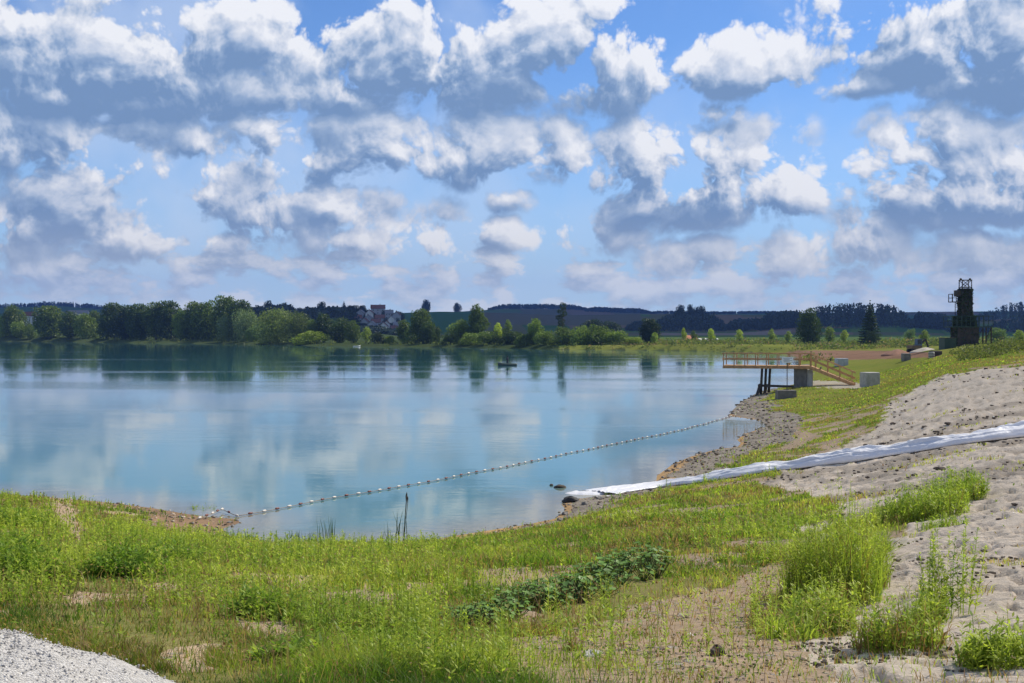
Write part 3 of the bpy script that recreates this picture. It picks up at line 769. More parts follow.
def make_woods():
    M['woodleaf'] = leaf_mat('wood_leaves', 0.2)
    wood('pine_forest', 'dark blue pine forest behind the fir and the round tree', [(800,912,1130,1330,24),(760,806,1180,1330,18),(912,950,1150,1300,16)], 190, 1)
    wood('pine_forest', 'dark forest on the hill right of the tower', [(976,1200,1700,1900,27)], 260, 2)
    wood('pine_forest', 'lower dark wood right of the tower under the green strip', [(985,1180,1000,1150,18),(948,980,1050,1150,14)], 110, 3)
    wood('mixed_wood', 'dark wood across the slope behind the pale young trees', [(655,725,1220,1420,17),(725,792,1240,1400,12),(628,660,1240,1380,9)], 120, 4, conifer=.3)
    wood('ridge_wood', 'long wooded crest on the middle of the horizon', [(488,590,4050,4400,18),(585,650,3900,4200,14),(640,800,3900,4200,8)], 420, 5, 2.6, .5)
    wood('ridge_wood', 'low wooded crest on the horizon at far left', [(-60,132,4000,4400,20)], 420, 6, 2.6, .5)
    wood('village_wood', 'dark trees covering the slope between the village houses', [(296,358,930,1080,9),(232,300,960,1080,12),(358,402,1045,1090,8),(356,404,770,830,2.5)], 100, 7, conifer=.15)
# ------------------------------------------------------------------ built things
def make_mats():
    M['wood'] = mat('new_timber', (.44, .255, .12), (.29, .165, .08), 4, .7, .3)
    M['oldwood'] = mat('dark_timber', (.045, .038, .032), (.08, .065, .05), 5, .85, .4)
    M['concrete'] = mat('concrete', (.36, .35, .33), (.27, .265, .255), 3, .9, .35)
    M['darkconcrete'] = mat('dark_concrete', (.11, .105, .10), (.16, .15, .14), 3, .9, .35)  # a darker tone of the concrete
    M['white'] = mat('white_board', (.74, .76, .80), (.62, .65, .70), 2, .5)
    M['grey'] = mat('grey_print', (.35, .38, .43), None, 2, .6)
    M['steel'] = mat('galvanised_steel', (.30, .31, .32), (.22, .22, .23), 6, .5, .1, metal=.6)
    M['rust'] = mat('dark_rusty_steel', (.032, .029, .027), (.055, .042, .034), 2, .8, .3)
    M['darkgreen'] = mat('dark_green_steel', (.025, .05, .04), (.035, .06, .045), 2, .7, .2)
    M['ivy'] = leaf_mat('ivy_leaves', .25)
    M['stone'] = mat('stone', (.20, .185, .165), (.11, .105, .10), 7, .9, .6)
    M['palestone'] = mat('pale_stone', (.50, .48, .45), (.36, .35, .33), 7, .9, .5)
    M['clod'] = mat('dark_clod', (.05, .04, .033), (.075, .06, .05), 8, .95, .6)
    M['rubber'] = mat('black_rubber', (.02, .02, .022), None, 6, .7, .2)
    M['rope'] = mat('rope', (.24, .20, .16), (.16, .14, .11), 30, .9)
    M['floatwhite'] = mat('white_float', (.55, .52, .47), (.42, .38, .33), 9, .45)
    M['floatred'] = mat('dark_red_float', (.16, .045, .035), (.10, .04, .035), 9, .5)
    M['hull'] = mat('boat_hull', (.055, .085, .075), (.08, .10, .085), 3, .5)
    M['palehull'] = mat('pale_hull', (.60, .60, .56), (.5, .5, .46), 3, .5)
    M['cloth'] = mat('dark_cloth', (.018, .02, .026), (.03, .032, .04), 9, .9)
    M['skin'] = mat('skin', (.42, .25, .17), (.36, .2, .14), 9, .6)
    M['hair'] = mat('hair', (.03, .022, .016), None, 20, .8)
    M['eye'] = mat('eye', (.02, .02, .02), None, 20, .3)
    M['plaster'] = mat('white_plaster', (.62, .62, .60), (.52, .52, .50), .6, .9)
    M['greyplaster'] = mat('grey_plaster', (.34, .35, .38), (.28, .29, .32), .6, .9)
    M['tile'] = mat('red_roof_tiles', (.17, .07, .055), (.12, .055, .05), 2.5, .85, .3)
    M['orangetile'] = mat('orange_roof_tiles', (.48, .19, .09), (.38, .15, .08), 2.5, .85, .3)
    M['slate'] = mat('grey_roof', (.22, .22, .24), (.16, .16, .18), 2.5, .8)
    M['glass'] = mat('dark_window_glass', (.02, .025, .035), None, 2, .15, spec=.5)
    M['yellow'] = mat('faded_yellow_paint', (.14, .10, .04), (.09, .07, .04), 3, .6)
    M['cab'] = mat('bluish_cab', (.06, .10, .16), (.05, .08, .12), 3, .3)

def make_jetty():
    A = Vector((*at(723, 104.0), 0)); B = Vector((*at(811, 101.6), 0)); d = (B - A).normalized(); L = (B - A).length
    rz = math.atan2(d.y, d.x); zd = 2.86; W = 2.3
    t = thing('jetty', 'brown timber jetty with railings and a sloping ramp over the water edge', 'jetty', (A.x, A.y, 0), rz)
    # local: x along the deck to the land, y away from the eye
    b = MB()
    for i in range(int(L / .155)): b.box((.08 + i * .155, W / 2, zd - .02), (.145, W, .04))
    b.build('deck', M['wood'], t)
    for y in (0.0, W): MB().bar((-.02, y, zd - .17), (L, y, zd - .17), .09, .24).build('edge_beam', M['wood'], t)
    b = MB()
    for k in range(6): b.bar((.4 + k * 1.7, .05, zd - .18), (.4 + k * 1.7, W - .05, zd - .18), .08, .18)
    b.build('cross_joist', M['oldwood'], t)
    n = 9
    for y in (-.07, W + .07):
        for k in range(n): MB().box((.06 + (L - .12) * k / (n - 1), y, zd + .42), (.09, .09, 1.35)).build('railing_post', M['wood'], t)
        MB().bar((-.06, y, zd + 1.12), (L + .04, y, zd + 1.12), .13, .07).build('hand_rail', M['wood'], t)
        MB().bar((-.02, y + (.065 if y < 0 else -.065), zd + .58), (L, y + (.065 if y < 0 else -.065), zd + .58), .035, .12).build('middle_rail', M['wood'], t)
    MB().bar((-.07, 0, zd + 1.10), (-.07, W, zd + 1.10), .07, .07).build('end_rail', M['wood'], t)
    MB().bar((-.07, 0, zd + .58), (-.07, W, zd + .58), .035, .12).build('end_rail', M['wood'], t)
    # ramp down to the bank
    G = Vector((B.x, B.y, 0)) + d * 3.9; G.z = land1(G.x, G.y)
    e = Vector((L + 3.9, 0, G.z + .10)); s = Vector((L, 0, zd))
    dv = (e - s); RL = dv.length; u = dv.normalized()
    b = MB(); up = Vector((-u.z, 0, u.x))
    rot = Matrix((u, Vector((0, 1, 0)), up)).transposed()
    for k in range(int(RL / .17)):
        p = s + u * (.09 + k * .17); b.box((p.x, W / 2, p.z - .03), (.15, W - .1, .04), rot)
    b.build('ramp_deck', M['wood'], t)
    for y in (-.03, W + .03):
        MB().bar((s.x, y, s.z - .16), (e.x, y, e.z - .10), .09, .30).build('ramp_beam', M['wood'], t)
        for k in range(4):
            p = s + dv * (k + .35) / 3.6
            MB().box((p.x, y - .06 if y < 0 else y + .06, p.z + .42), (.09, .09, 1.2)).build('railing_post', M['wood'], t)
        MB().bar((s.x, y, s.z + 1.10), (e.x + .05, y, e.z + 1.02), .12, .07).build('hand_rail', M['wood'], t)
        MB().bar((s.x, y + (.05 if y < 0 else -.05), s.z + .56), (e.x, y + (.05 if y < 0 else -.05), e.z + .5), .035, .12).build('middle_rail', M['wood'], t)
    # piles and brace under the deck
    def loc(px, py, yoff):
        Y = 104 - (px - 723) / 88 * 2.4 + yoff; v = Vector((*at(px, Y), EYE - (py - 332) * Y / FPX)) - Vector((A.x, A.y, 0))
        return Matrix.Rotation(-rz, 3, 'Z') @ v
    for px, yo in ((760.5, .5), (764.5, 1.4), (768.5, 2.0)):
        p = loc(px, 370, yo); MB().tube([(p.x, p.y, -.6), (p.x + .16, p.y, zd - .1)], [.135, .115], 9).build('pile', M['oldwood'], t, True)
    for px, px2, yo in ((755.5, 760.5, .3), (763, 767, 1.8)):
        a = loc(px, 394, yo); c = loc(px2, 384, yo); MB().bar((a.x, a.y, -.4), (c.x, c.y, c.z), .26, .26).build('pile_foot', M['oldwood'], t)
    a = loc(758, 385.5, .6); c = loc(806, 387, .6); MB().bar(a, c, .22, .22).build('cross_beam', M['oldwood'], t)
    p = loc(800.5, 378, .8); q = ground(800, 385.5, 80, 125).z
    MB().box((p.x, p.y + .2, (zd - .3 + q - .4) / 2), (1.15, 1.3, zd - .3 - q + .4)).build('abutment', M['darkconcrete'], t)
    MB().box((p.x + .84, p.y + .3, (zd - .35 + q - .4) / 2), (.5, 1.3, zd - .35 - q + .4)).build('abutment', M['concrete'], t)

def block(name, label, px0, px1, top, bot, lo, hi, m, rz=0.0, depth=None, cat='concrete block', taper=.97):
    G = ground((px0 + px1) / 2, bot, lo, hi); Y = G.y; w = (px1 - px0) * Y / FPX; h = (bot - top) * Y / FPX; dp = depth or w * .7
    t = MB().box((0, 0, h / 2 - .05), (w, dp, h + .1), None, taper)
    o = t.build(name, m); o.location = (G.x, G.y + dp / 2, G.z); o.rotation_euler = (0, 0, rz)
    bv = o.modifiers.new('worn_edges', 'BEVEL'); bv.width = .06; bv.segments = 2
    tag(o, label, cat); return o
def make_blocks():
    block('concrete_block', 'pale grey concrete block on the grass at the foot of the ramp', 864, 880, 372.5, 386.5, 70, 140, M['concrete'], .22, 1.1)
    block('concrete_block', 'grey blue concrete block behind the ramp with a light top', 837, 848.5, 358.5, 366, 120, 260, M['grey'], .1, 1.4)
    block('concrete_block', 'dark block lying on the grass edge in front of the brown soil', 904, 911.5, 353.5, 360.5, 120, 330, M['darkconcrete'], -.1, 1.2)
    block('dark_crate', 'low dark crate beside the light barrel left of the tower', 933.5, 942, 351, 355.5, 110, 260, M['rust'], .2, 1.2, 'crate')
    # notice board in its concrete foot
    G = ground(787.5, 398.5, 60, 120); Y = G.y; k = Y / FPX
    t = thing('notice_board', 'white notice board on a thin post in a dark concrete foot before the jetty', 'sign', G)
    w = 19 * k; h = 8 * k
    f = MB().box((0, .5, h / 2 - .06), (w, 1.0, h + .12), None, .96).build('foot', M['darkconcrete'], t)
    zt = G.z; y2z = lambda py: EYE - (py - 332) * Y / FPX - zt
    MB().tube([(.1, .5, h - .1), (.1, .5, y2z(357.5))], .035, 8).build('post', M['rust'], t)
    MB().box((.12, .44, y2z(360)), (11.5 * k, .03, 5.6 * k)).build('board', M['white'], t)
    b = MB()
    for i in range(4): b.box((.12 - (i % 2) * .08, .423, y2z(358.4 + i * 1.05)), (8.5 * k - .2 * (i % 2), .004, .05))
    b.build('faded_lines', M['grey'], t)
    # barrel
    G = ground(931.5, 358, 100, 300); k = G.y / FPX
    t = thing('barrel', 'light grey barrel standing on the soil left of the tower', 'barrel', G)
    MB().tube([(0, 0, -.05), (0, 0, .08), (0, 0, 5.5 * k), (0, 0, 6 * k)], [2.6 * k, 2.9 * k, 2.9 * k, 2.6 * k], 14).build('drum', M['concrete'], t, True)
    for z in (1.8, 4.0): MB().tube([(0, 0, z * k - .04), (0, 0, z * k + .04)], 3.05 * k, 14).build('hoop', M['rust'], t)
    MB().tube([(0, 0, 6 * k), (0, 0, 6 * k + .05)], 2.2 * k, 14).build('lid', M['rust'], t)

def ivy(name, boxes, n, parent, rng, size=.30):
    P = []
    for (x0, x1, y0, y1, z0, z1) in boxes:
        q = rng.uniform(0, 1, (n, 3)); s = rng.integers(0, 4, n)
        x = x0 + (x1 - x0) * q[:, 0]; y = y0 + (y1 - y0) * q[:, 1]; z = z0 + (z1 - z0) * q[:, 2]
        o = rng.uniform(-.12, .14, n) * (0.6 + .7 * np.sin(z * 2.1 + x) ** 2)
        y = np.where(s < 2, np.where(s == 0, y0 - o, y1 + o), y); x = np.where(s >= 2, np.where(s == 2, x0 - o, x1 + o), x)
        P.append(np.stack([x, y, z], 1))
    P = np.concatenate(P); V, F = leaf_cards(P, size, rng, .8)
    t = rng.uniform(0, 1, len(P))[:, None]; col = np.array([.018, .028, .016]) * (1 - t) + np.array([.04, .065, .022]) * t
    return link(name, np_mesh(name, V, F, np.repeat(col, 4, 0)), M['ivy'], parent)
def make_tower():
    Y = 170.0; k = Y / FPX; x0, y0 = at(964, Y); z0 = land1(x0, y0)
    X = lambda px: (px - 964) * k
    Z = lambda py: EYE - (py - 332) * k - z0
    t = thing('gravel_tower', 'dark overgrown gravel loading tower with balconies and a lattice top', 'tower', (x0, y0, z0))
    rng = np.random.default_rng(5)
    def bx(px0, px1, py0, py1, d, taper=1.0, yc=0):
        return ((X(px0) + X(px1)) / 2, yc, (Z(py0) + Z(py1)) / 2), (X(px1) - X(px0), d, Z(py0) - Z(py1))
    c, s = bx(959.4, 970.6, 288.5, 318, 1.7); MB().box(c, s, None, .90).build('shaft', M['rust'], t)
    c, s = bx(955.4, 961, 290.3, 296.5, 1.3); MB().box(c, s).build('head_box', M['rust'], t)
    c, s = bx(954.3, 974.6, 327, 352, 3.0); MB().box((c[0], 0, (Z(327) - 1) / 2), (s[0], 3.0, Z(327) + 1)).build('hopper', M['rust'], t)
    c, s = bx(956, 973, 316, 328, 2.3); MB().box(c, s).build('chute_housing', M['darkgreen'], t)
    ivy('ivy', [(X(959.6), X(970.3), -.80, .80, Z(320), Z(289)), (X(954.5), X(974.5), -1.4, 1.4, 0, Z(327)), (X(956), X(973), -1.15, 1.15, Z(328), Z(316))], 2300, t, rng)
    # lattice on top
    b = MB(); h0, h1 = Z(288.5), Z(280.2); xs = (X(960.6), X(969.8))
    for x in xs:
        for y in (-.6, .6): b.bar((x, y, h0), (x, y, h1), .11)
    for z in (h0 + .15, h1): 
        for y in (-.6, .6): b.bar((xs[0] - .1, y, z), (xs[1] + .1, y, z), .09)
        for x in xs: b.bar((x, -.6, z), (x, .6, z), .09)
    for y in (-.62, .62): b.bar((xs[0], y, h0), (xs[1], y, h1), .08); b.bar((xs[1], y, h0), (xs[0], y, h1), .08)
    b.build('lattice_top', M['rust'], t)
    for x in xs: MB().blob((x, 0, h1 + .12), .2, int(x * 10) + 20, 8, 6, .1).build('pulley', M['rust'], t)
    # small balcony on the left with its ladder
    b = MB(); zb = Z(302); b.box(((X(950) + X(960)) / 2, 0, zb), (X(960) - X(950), 1.5, .12)); b.build('balcony_floor', M['rust'], t)
    b = MB()
    for y in (-.7, .7):
        for px in (950.3, 954.3): b.bar((X(px), y, zb), (X(px), y, Z(294.2)), .09)
        for py in (294.2, 298): b.bar((X(950.2), y, Z(py)), (X(954.6), y, Z(py)), .08)
    for py in (294.2, 298): b.bar((X(950.3), -.7, Z(py)), (X(950.3), .7, Z(py)), .08)
    b.build('balcony_railing', M['rust'], t)
    b = MB()
    for px in (954.3, 958): b.bar((X(px), -.3, Z(317)), (X(px), -.3, zb), .08)
    for i in range(9): b.bar((X(954.3), -.3, Z(316) + i * .26), (X(958), -.3, Z(316) + i * .26), .05)
    b.build('ladder', M['rust'], t)
    # wide lower gallery
    zg = Z(327); b = MB(); b.box(((X(948) + X(988)) / 2, 0, zg), (X(988) - X(948), 3.6, .14)); b.build('gallery_floor', M['darkgreen'], t)
    b = MB()
    for y in (-1.75, 1.75):
        for i in range(10): b.bar((X(948) + (X(988) - X(948)) * i / 9, y, zg), (X(948) + (X(988) - X(948)) * i / 9, y, Z(316)), .075)
        for py in (316.2, 321): b.bar((X(948), y, Z(py)), (X(988), y, Z(py)), .075)
    for px in (948, 988):
        for py in (316.2, 321): b.bar((X(px), -1.75, Z(py)), (X(px), 1.75, Z(py)), .075)
    b.build('gallery_railing', M['darkgreen'], t)
    for px in (982, 987):
        for y in (-1.5, 1.5): MB().bar((X(px), y, -1), (X(px), y, zg), .16).build('gallery_post', M['rust'], t)
    b = MB()
    for y in (-1.5, 1.5): b.bar((X(982), y, Z(338)), (X(987), y, Z(328)), .08)
    b.build('gallery_brace', M['rust'], t)
    # the container at its foot stands by itself
    G = at(947.5, 160.0); z = land1(*G); kk = 160 / FPX; h = EYE - (338 - 332) * kk - z
    t = thing('steel_container', 'dark green steel container left of the tower foot', 'container', (*G, z))
    MB().box((0, 0, h / 2 - .2), (11.5 * kk, 2.2, h + .4)).build('body', M['darkgreen'], t)
    b = MB()
    for i in range(9): b.box((-.75 + i * .19, -1.12, h / 2 - .2), (.07, .05, h * .92))
    b.build('ribs', M['darkgreen'], t)
    MB().box((0, 0, h + .03), (11.9 * kk, 2.3, .07)).build('lid', M['rust'], t)

def make_excavator():
    G = ground(915, 352.5, 150, 420); Y = min(G.y, 260); x, y = at(915, Y); z = land1(x, y); 
    t = thing('excavator', 'small dark excavator with bluish cab on the brown soil', 'excavator', (x, y, z), .25)
    for sy in (-.75, .75):
        b = MB(); pr = []
        for i in range(16):
            a = math.pi * 2 * i / 16; pr.append((math.copysign(.85, math.cos(a)) + .35 * math.cos(a) if abs(math.cos(a)) > .05 else .0, .36 + .36 * math.sin(a)))
        n = len(pr); b.add([(p, sy - .2, q) for p, q in pr] + [(p, sy + .2, q) for p, q in pr], [tuple(range(n - 1, -1, -1)), tuple(range(n, 2 * n))] + [(i, (i + 1) % n, (i + 1) % n + n, i + n) for i in range(n)])
        b.build('track', M['rubber'], t)
    MB().box((-.1, 0, 1.05), (2.3, 1.7, .62), None, .94).build('engine_house', M['yellow'], t)
    cb = MB().box((.45, -.38, 1.95), (1.05, .9, 1.25), None, .86).build('cab', M['cab'], t)
    b = MB(); b.box((.99, -.38, 2.0), (.03, .7, .8)); b.box((.45, -.845, 2.0), (.75, .03, .8)); b.build('window', M['glass'], cb)
    MB().bar((.9, .25, 1.2), (-2.0 + 4.4, .25, 2.5), .26, .34).build('boom', M['rust'], t)
    MB().bar((2.4, .25, 2.5), (3.0, .25, 1.0), .2, .26).build('arm', M['rust'], t)
    MB().add([(2.7, 0, 1.0), (3.3, 0, .9), (3.2, 0, .4), (2.75, 0, .35), (2.7, .5, 1.0), (3.3, .5, .9), (3.2, .5, .4), (2.75, .5, .35)], [(0, 1, 2, 3), (7, 6, 5, 4), (1, 5, 6, 2), (2, 6, 7, 3), (3, 7, 4, 0)]).build('bucket', M['rust'], t)
    # spoil heaps beside it
    for px, Yd, r, hgt, m, lab in ((898, Y + 3, 3.2, 1.1, M['mudheap'], 'low red brown soil heap left of the excavator'), (926, Y - 6, 2.6, .9, M['paleheap'], 'pale gravel heap right of the excavator')):
        x, y = at(px, Yd); o = heap_mesh('soil_heap', r, hgt, 24, 40, int(px), m); o.location = (x, y, land1(x, y) - .1); tag(o, lab, 'soil heap')
def heap_mesh(name, r, h, nr, na, seed, m, flat=0.0, rough=.08):
    V = [(0, 0, h)]; F = []
    rr = np.linspace(0, 1, nr + 1)[1:]
    for q in rr:
        for j in range(na):
            a = 2 * math.pi * j / na; k = 1 + .10 * math.sin(2 * a + seed) + .07 * math.sin(5 * a + seed * 2)
            x, y = r * q * k * math.cos(a), r * q * k * math.sin(a)
            z = h * (1 - q ** 1.5) ** 1.0 * (1 if q < 1 else 0)
            z += h * rough * (float(fbm(np.array([x / (r * .16)]), np.array([y / (r * .16)]), 3, seed)[0]) - .5) * (1 - q ** 6)
            V.append((x, y, z - .25 * (q > .99)))
    for j in range(na): F.append((0, 1 + j, 1 + (j + 1) % na))
    for i in range(nr - 1):
        for j in range(na): F.append((1 + i * na + j, 1 + (i + 1) * na + j, 1 + (i + 1) * na + (j + 1) % na, 1 + i * na + (j + 1) % na))
    b = MB(); b.add(V, F); return b.build(name, m, None, True)

def gable_house(name, label, loc, rz, L, W, wall, roofh, wm, rm, group=None, windows=3, chimney=True):
    t = thing(name, label, 'house', loc, rz, group)
    w = MB(); hx, hy = L / 2, W / 2
    w.add([(-hx, -hy, -1.5), (hx, -hy, -1.5), (hx, hy, -1.5), (-hx, hy, -1.5), (-hx, -hy, wall), (hx, -hy, wall), (hx, hy, wall), (-hx, hy, wall), (-hx, 0, wall + roofh), (hx, 0, wall + roofh)],
          [(0, 1, 5, 4), (2, 3, 7, 6), (1, 2, 6, 9, 5), (3, 0, 4, 8, 7), (4, 5, 9, 8), (6, 7, 8, 9), (3, 2, 1, 0)])
    w.build('wall', wm, t)
    r = MB(); o = .5; s = roofh / hy
    for sg in (-1, 1):
        a = [(-hx - o, sg * (hy + o), wall - o * s + .06), (hx + o, sg * (hy + o), wall - o * s + .06), (hx + o, 0, wall + roofh + .06), (-hx - o, 0, wall + roofh + .06)]
        r.add(a + [(x, y, z + .22) for x, y, z in a], [(0, 1, 2, 3), (7, 6, 5, 4), (0, 4, 5, 1), (1, 5, 6, 2), (3, 7, 4, 0), (2, 6, 7, 3)])
    rf = r.build('roof', rm, t)
    if chimney: MB().box((hx * .3, hy * .3, wall + roofh * .9), (.7, .7, roofh * .9)).build('chimney', M['tile'], rf)
    for fl in range(max(1, int(wall // 2.7))):
        for i in range(windows):
            x = -hx + L * (i + .5) / windows
            f = MB().box((x, -hy - .03, 1.5 + fl * 2.7), (1.3, .08, 1.4)).build('window', M['plaster'], t)
            MB().box((x, -hy - .075, 1.5 + fl * 2.7), (1.08, .03, 1.18)).build('pane', M['glass'], f)
    for i in (-1, 1):
        for zz in (1.6, 4.2):
            if zz > wall + roofh * .4: continue
            f = MB().box((hx + .03, i * W * .22, zz), (.08, 1.2, 1.3)).build('window', M['plaster'], t)
            MB().box((hx + .075, i * W * .22, zz), (.03, 1.0, 1.1)).build('pane', M['glass'], f)
    return t
HOUSES = [  # px, py of the ridge, distance, length, width, wall height, roof height, turn, wall, roof, label
 (378,305,1040,13,9,4.5,3.2,.1,'greyplaster','tile','large house with the wide dark red roof at the top of the village'),
 (361,310,1005,6,7,3.6,2.8,1.4,'greyplaster','slate','grey gabled house at the left of the second row of the village'),
 (370,310,1000,6,7,4.0,3.0,1.5,'plaster','tile','pale gabled house below the left end of the wide red roof'),
 (389,310,1000,7,7,4.0,2.8,.2,'greyplaster','slate','grey house below the right end of the wide red roof'),
 (397,311.5,985,5,6,3.6,2.8,1.4,'greyplaster','tile','narrow gabled house at the right end of the second row'),
 (358,316,960,6,7,3.6,2.6,.2,'greyplaster','tile','red roofed house at the left end of the third row of the village'),
 (369,315,955,6,7,3.8,2.8,1.5,'greyplaster','slate','bluish gabled house in the middle left of the third row'),
 (380,315,950,8,7,3.6,2.6,.05,'greyplaster','tile','house with long dull red roof in the middle of the third row'),
 (392,316,945,6,6,3.8,3.0,1.45,'plaster','slate','white gabled house at the right of the third row'),
 (365,321,905,6,6,3.6,2.6,1.4,'greyplaster','tile','grey gabled house at the left of the fourth row of the village'),
 (376,320.5,905,7,7,3.6,2.6,.1,'greyplaster','tile','red roofed house in the middle of the fourth row of the village'),
 (387,321,900,5,6,3.8,2.9,1.5,'plaster','tile','bright white gabled house in the fourth row of the village'),
 (397,322,895,6,6,3.6,2.6,.3,'greyplaster','slate','grey roofed house at the right end of the fourth row'),
 (372,326.5,865,5,6,3.4,2.5,1.4,'greyplaster','slate','small grey gabled house at the left of the lowest village row'),
 (384,327,860,5,6,3.6,2.7,1.5,'plaster','tile','lowest white gabled house of the village'),
 (394,327,855,5,6,3.4,2.5,.4,'greyplaster','tile','small red roofed house at the lower right end of the village'),
 (312,308.5,1070,15,8,3.6,2.4,.05,'plaster','slate','long pale roofed house on the skyline above the willow pair'),
 (332,309.5,1040,8,8,4.6,3.2,1.4,'greyplaster','slate','bluish gabled house on the skyline between dark trees'),
 (336,312,1000,8,8,4.6,3.0,.4,'greyplaster','slate','grey house on the slope below the bluish gabled one'),
 (321,309,1050,6,7,4.6,3.0,1.5,'plaster','slate','small pale gabled house under the round skyline tree'),
 (30,312,930,9,8,5.5,3.2,.3,'plaster','tile','white house with red roof peeking through the gap at far left'),
 (79,310.5,880,15,9,6.0,2.2,.1,'plaster','slate','large grey roofed house above the trees at far left'),
 (690,337.6,470,4.2,4,1.8,1.6,.1,'plaster','orangetile','small low house with orange roof on the far plain'),
 (708,339.9,480,7.5,4,1.3,.6,.05,'greyplaster','plaster','long low shed with a whitish roof right of the orange roofed house'),
]
def make_houses():
    for px, py, Y, L, W, wh, rh, rz, wm, rm, lab in HOUSES:
        x, y = at(px, Y); z = EYE - (py - 332) * Y / FPX - wh - rh; zl = land1(x, y)
        up = z - zl
        if up < -1.2: z = zl - 1.2
        if up > 0: wh += up; z = zl
        gable_house('village_house' if Y > 600 else 'low_house', lab, (x, y, z), rz, L, W, wh, rh, M[wm], M[rm])
# ------------------------------------------------------------------ on the water and on the near bank
def hull(b, L, W, H, n=14):
    vs = []; fs = []
    prof = [(1.0, 1.0), (.92, .55), (.7, .15), (0, 0), (-.7, .15), (-.92, .55), (-1.0, 1.0)]
    inn = [(-.93, 1.0), (-.80, .45), (-.55, .22), (0, .18), (.55, .22), (.80, .45), (.93, 1.0)]
    ring = prof + inn; m = len(ring)
    for i in range(n + 1):
        t = i / n; x = -L / 2 + L * t
        wf = (1 - max(0, (t - .45) / .55) ** 2.3) * (.82 + .18 * min(1, t / .3)); wf = max(wf, .03)
        sh = H * (1 + .85 * t ** 3.5 + .10 * (1 - t) ** 2)
        for (u, v) in ring: vs.append((x + .0 * v, u * W / 2 * wf, v * sh - .12))
    for i in range(n):
        for k in range(m): fs.append((i * m + k, i * m + (k + 1) % m, (i + 1) * m + (k + 1) % m, (i + 1) * m + k))
    fs += [tuple(range(m - 1, -1, -1)), tuple(n * m + k for k in range(m))]
    b.add(vs, fs)
def person(loc, rz, label):
    """standing figure grown from a jointed skeleton"""
    J = {'pelvis': (0, 0, .92, .125, .10), 'waist': (0, 0, 1.08, .12, .09), 'chest': (.02, 0, 1.30, .15, .10), 'neck': (.03, 0, 1.47, .055, .055), 'chin': (.05, 0, 1.55, .07, .065), 'head': (.05, 0, 1.65, .098, .085), 'crown': (.04, 0, 1.74, .06, .055), 'nose': (.165, 0, 1.63, .014, .014)}
    E = [('pelvis', 'waist'), ('waist', 'chest'), ('chest', 'neck'), ('neck', 'chin'), ('chin', 'head'), ('head', 'crown'), ('head', 'nose')]
    for s, n in ((1, 'l'), (-1, 'r')):
        J[n + 'hip'] = (0, .10 * s, .86, .095, .09); J[n + 'knee'] = (.03, .12 * s, .48, .06, .06); J[n + 'ankle'] = (-.02, .13 * s, .09, .042, .042); J[n + 'toe'] = (.15, .15 * s, .04, .035, .03)
        J[n + 'sho'] = (.02, .19 * s, 1.38, .062, .06); J[n + 'elb'] = (.10 if s > 0 else .06, .25 * s, 1.12, .045, .045); J[n + 'wri'] = (.34, .16 * s, 1.10 + .05 * s, .030, .028); J[n + 'palm'] = (.42, .13 * s, 1.12 + .05 * s, .032, .02); J[n + 'ear'] = (.05, .105 * s, 1.64, .016, .022)
        E += [('pelvis', n + 'hip'), (n + 'hip', n + 'knee'), (n + 'knee', n + 'ankle'), (n + 'ankle', n + 'toe'), ('chest', n + 'sho'), (n + 'sho', n + 'elb'), (n + 'elb', n + 'wri'), (n + 'wri', n + 'palm'), ('head', n + 'ear')]
        for k, (dy, ln) in enumerate(((.03, .070), (.010, .080), (-.010, .075), (-.028, .060))):
            J[n + 'f%d' % k] = (.42 + ln * .7, .13 * s + dy, 1.115 + .05 * s, .0095, .0095); J[n + 'g%d' % k] = (.42 + ln, .13 * s + dy * .9, 1.08 + .05 * s, .008, .008)
            E += [(n + 'palm', n + 'f%d' % k), (n + 'f%d' % k, n + 'g%d' % k)]
        J[n + 'th'] = (.42, .13 * s - .05 * s, 1.15 + .05 * s, .010, .010); E.append((n + 'palm', n + 'th'))
    names = list(J); me = bpy.data.meshes.new('person')
    me.from_pydata([J[k][:3] for k in names], [(names.index(a), names.index(b)) for a, b in E], [])
    o = bpy.data.objects.new('person', me); C.objects.link(o); o.location = loc; o.rotation_euler = (0, 0, rz)
    sk = o.modifiers.new('skin', 'SKIN'); o.modifiers.new('smooth', 'SUBSURF').render_levels = 2; sk.use_smooth_shade = True
    for i, k in enumerate(names):
        v = me.skin_vertices[0].data[i]; v.radius = J[k][3:]; v.use_root = (k == 'pelvis')
    me.materials.append(M['cloth'])
    tag(o, label, 'person')
    MB().blob((.035, 0, 1.70), .108, 3, 12, 8, .03, (1, .92, .85)).build('hair', M['hair'], o, True)
    MB().blob((.075, 0, 1.625), .088, 4, 14, 10, .01, (.95, .84, 1.15)).build('face', M['skin'], o, True)
    for s in (-1, 1):
        MB().blob((.152, .034 * s, 1.65), .013, 1, 8, 6, 0).build('eye', M['eye'], o, True)
        MB().blob((.43, .13 * s, 1.11 + .05 * s), .036, 2, 8, 6, .02, (1.3, 1, .7)).build('hand_skin', M['skin'], o, True)
    MB().box((.157, 0, 1.585), (.012, .045, .008)).build('mouth', M['eye'], o)
    return o
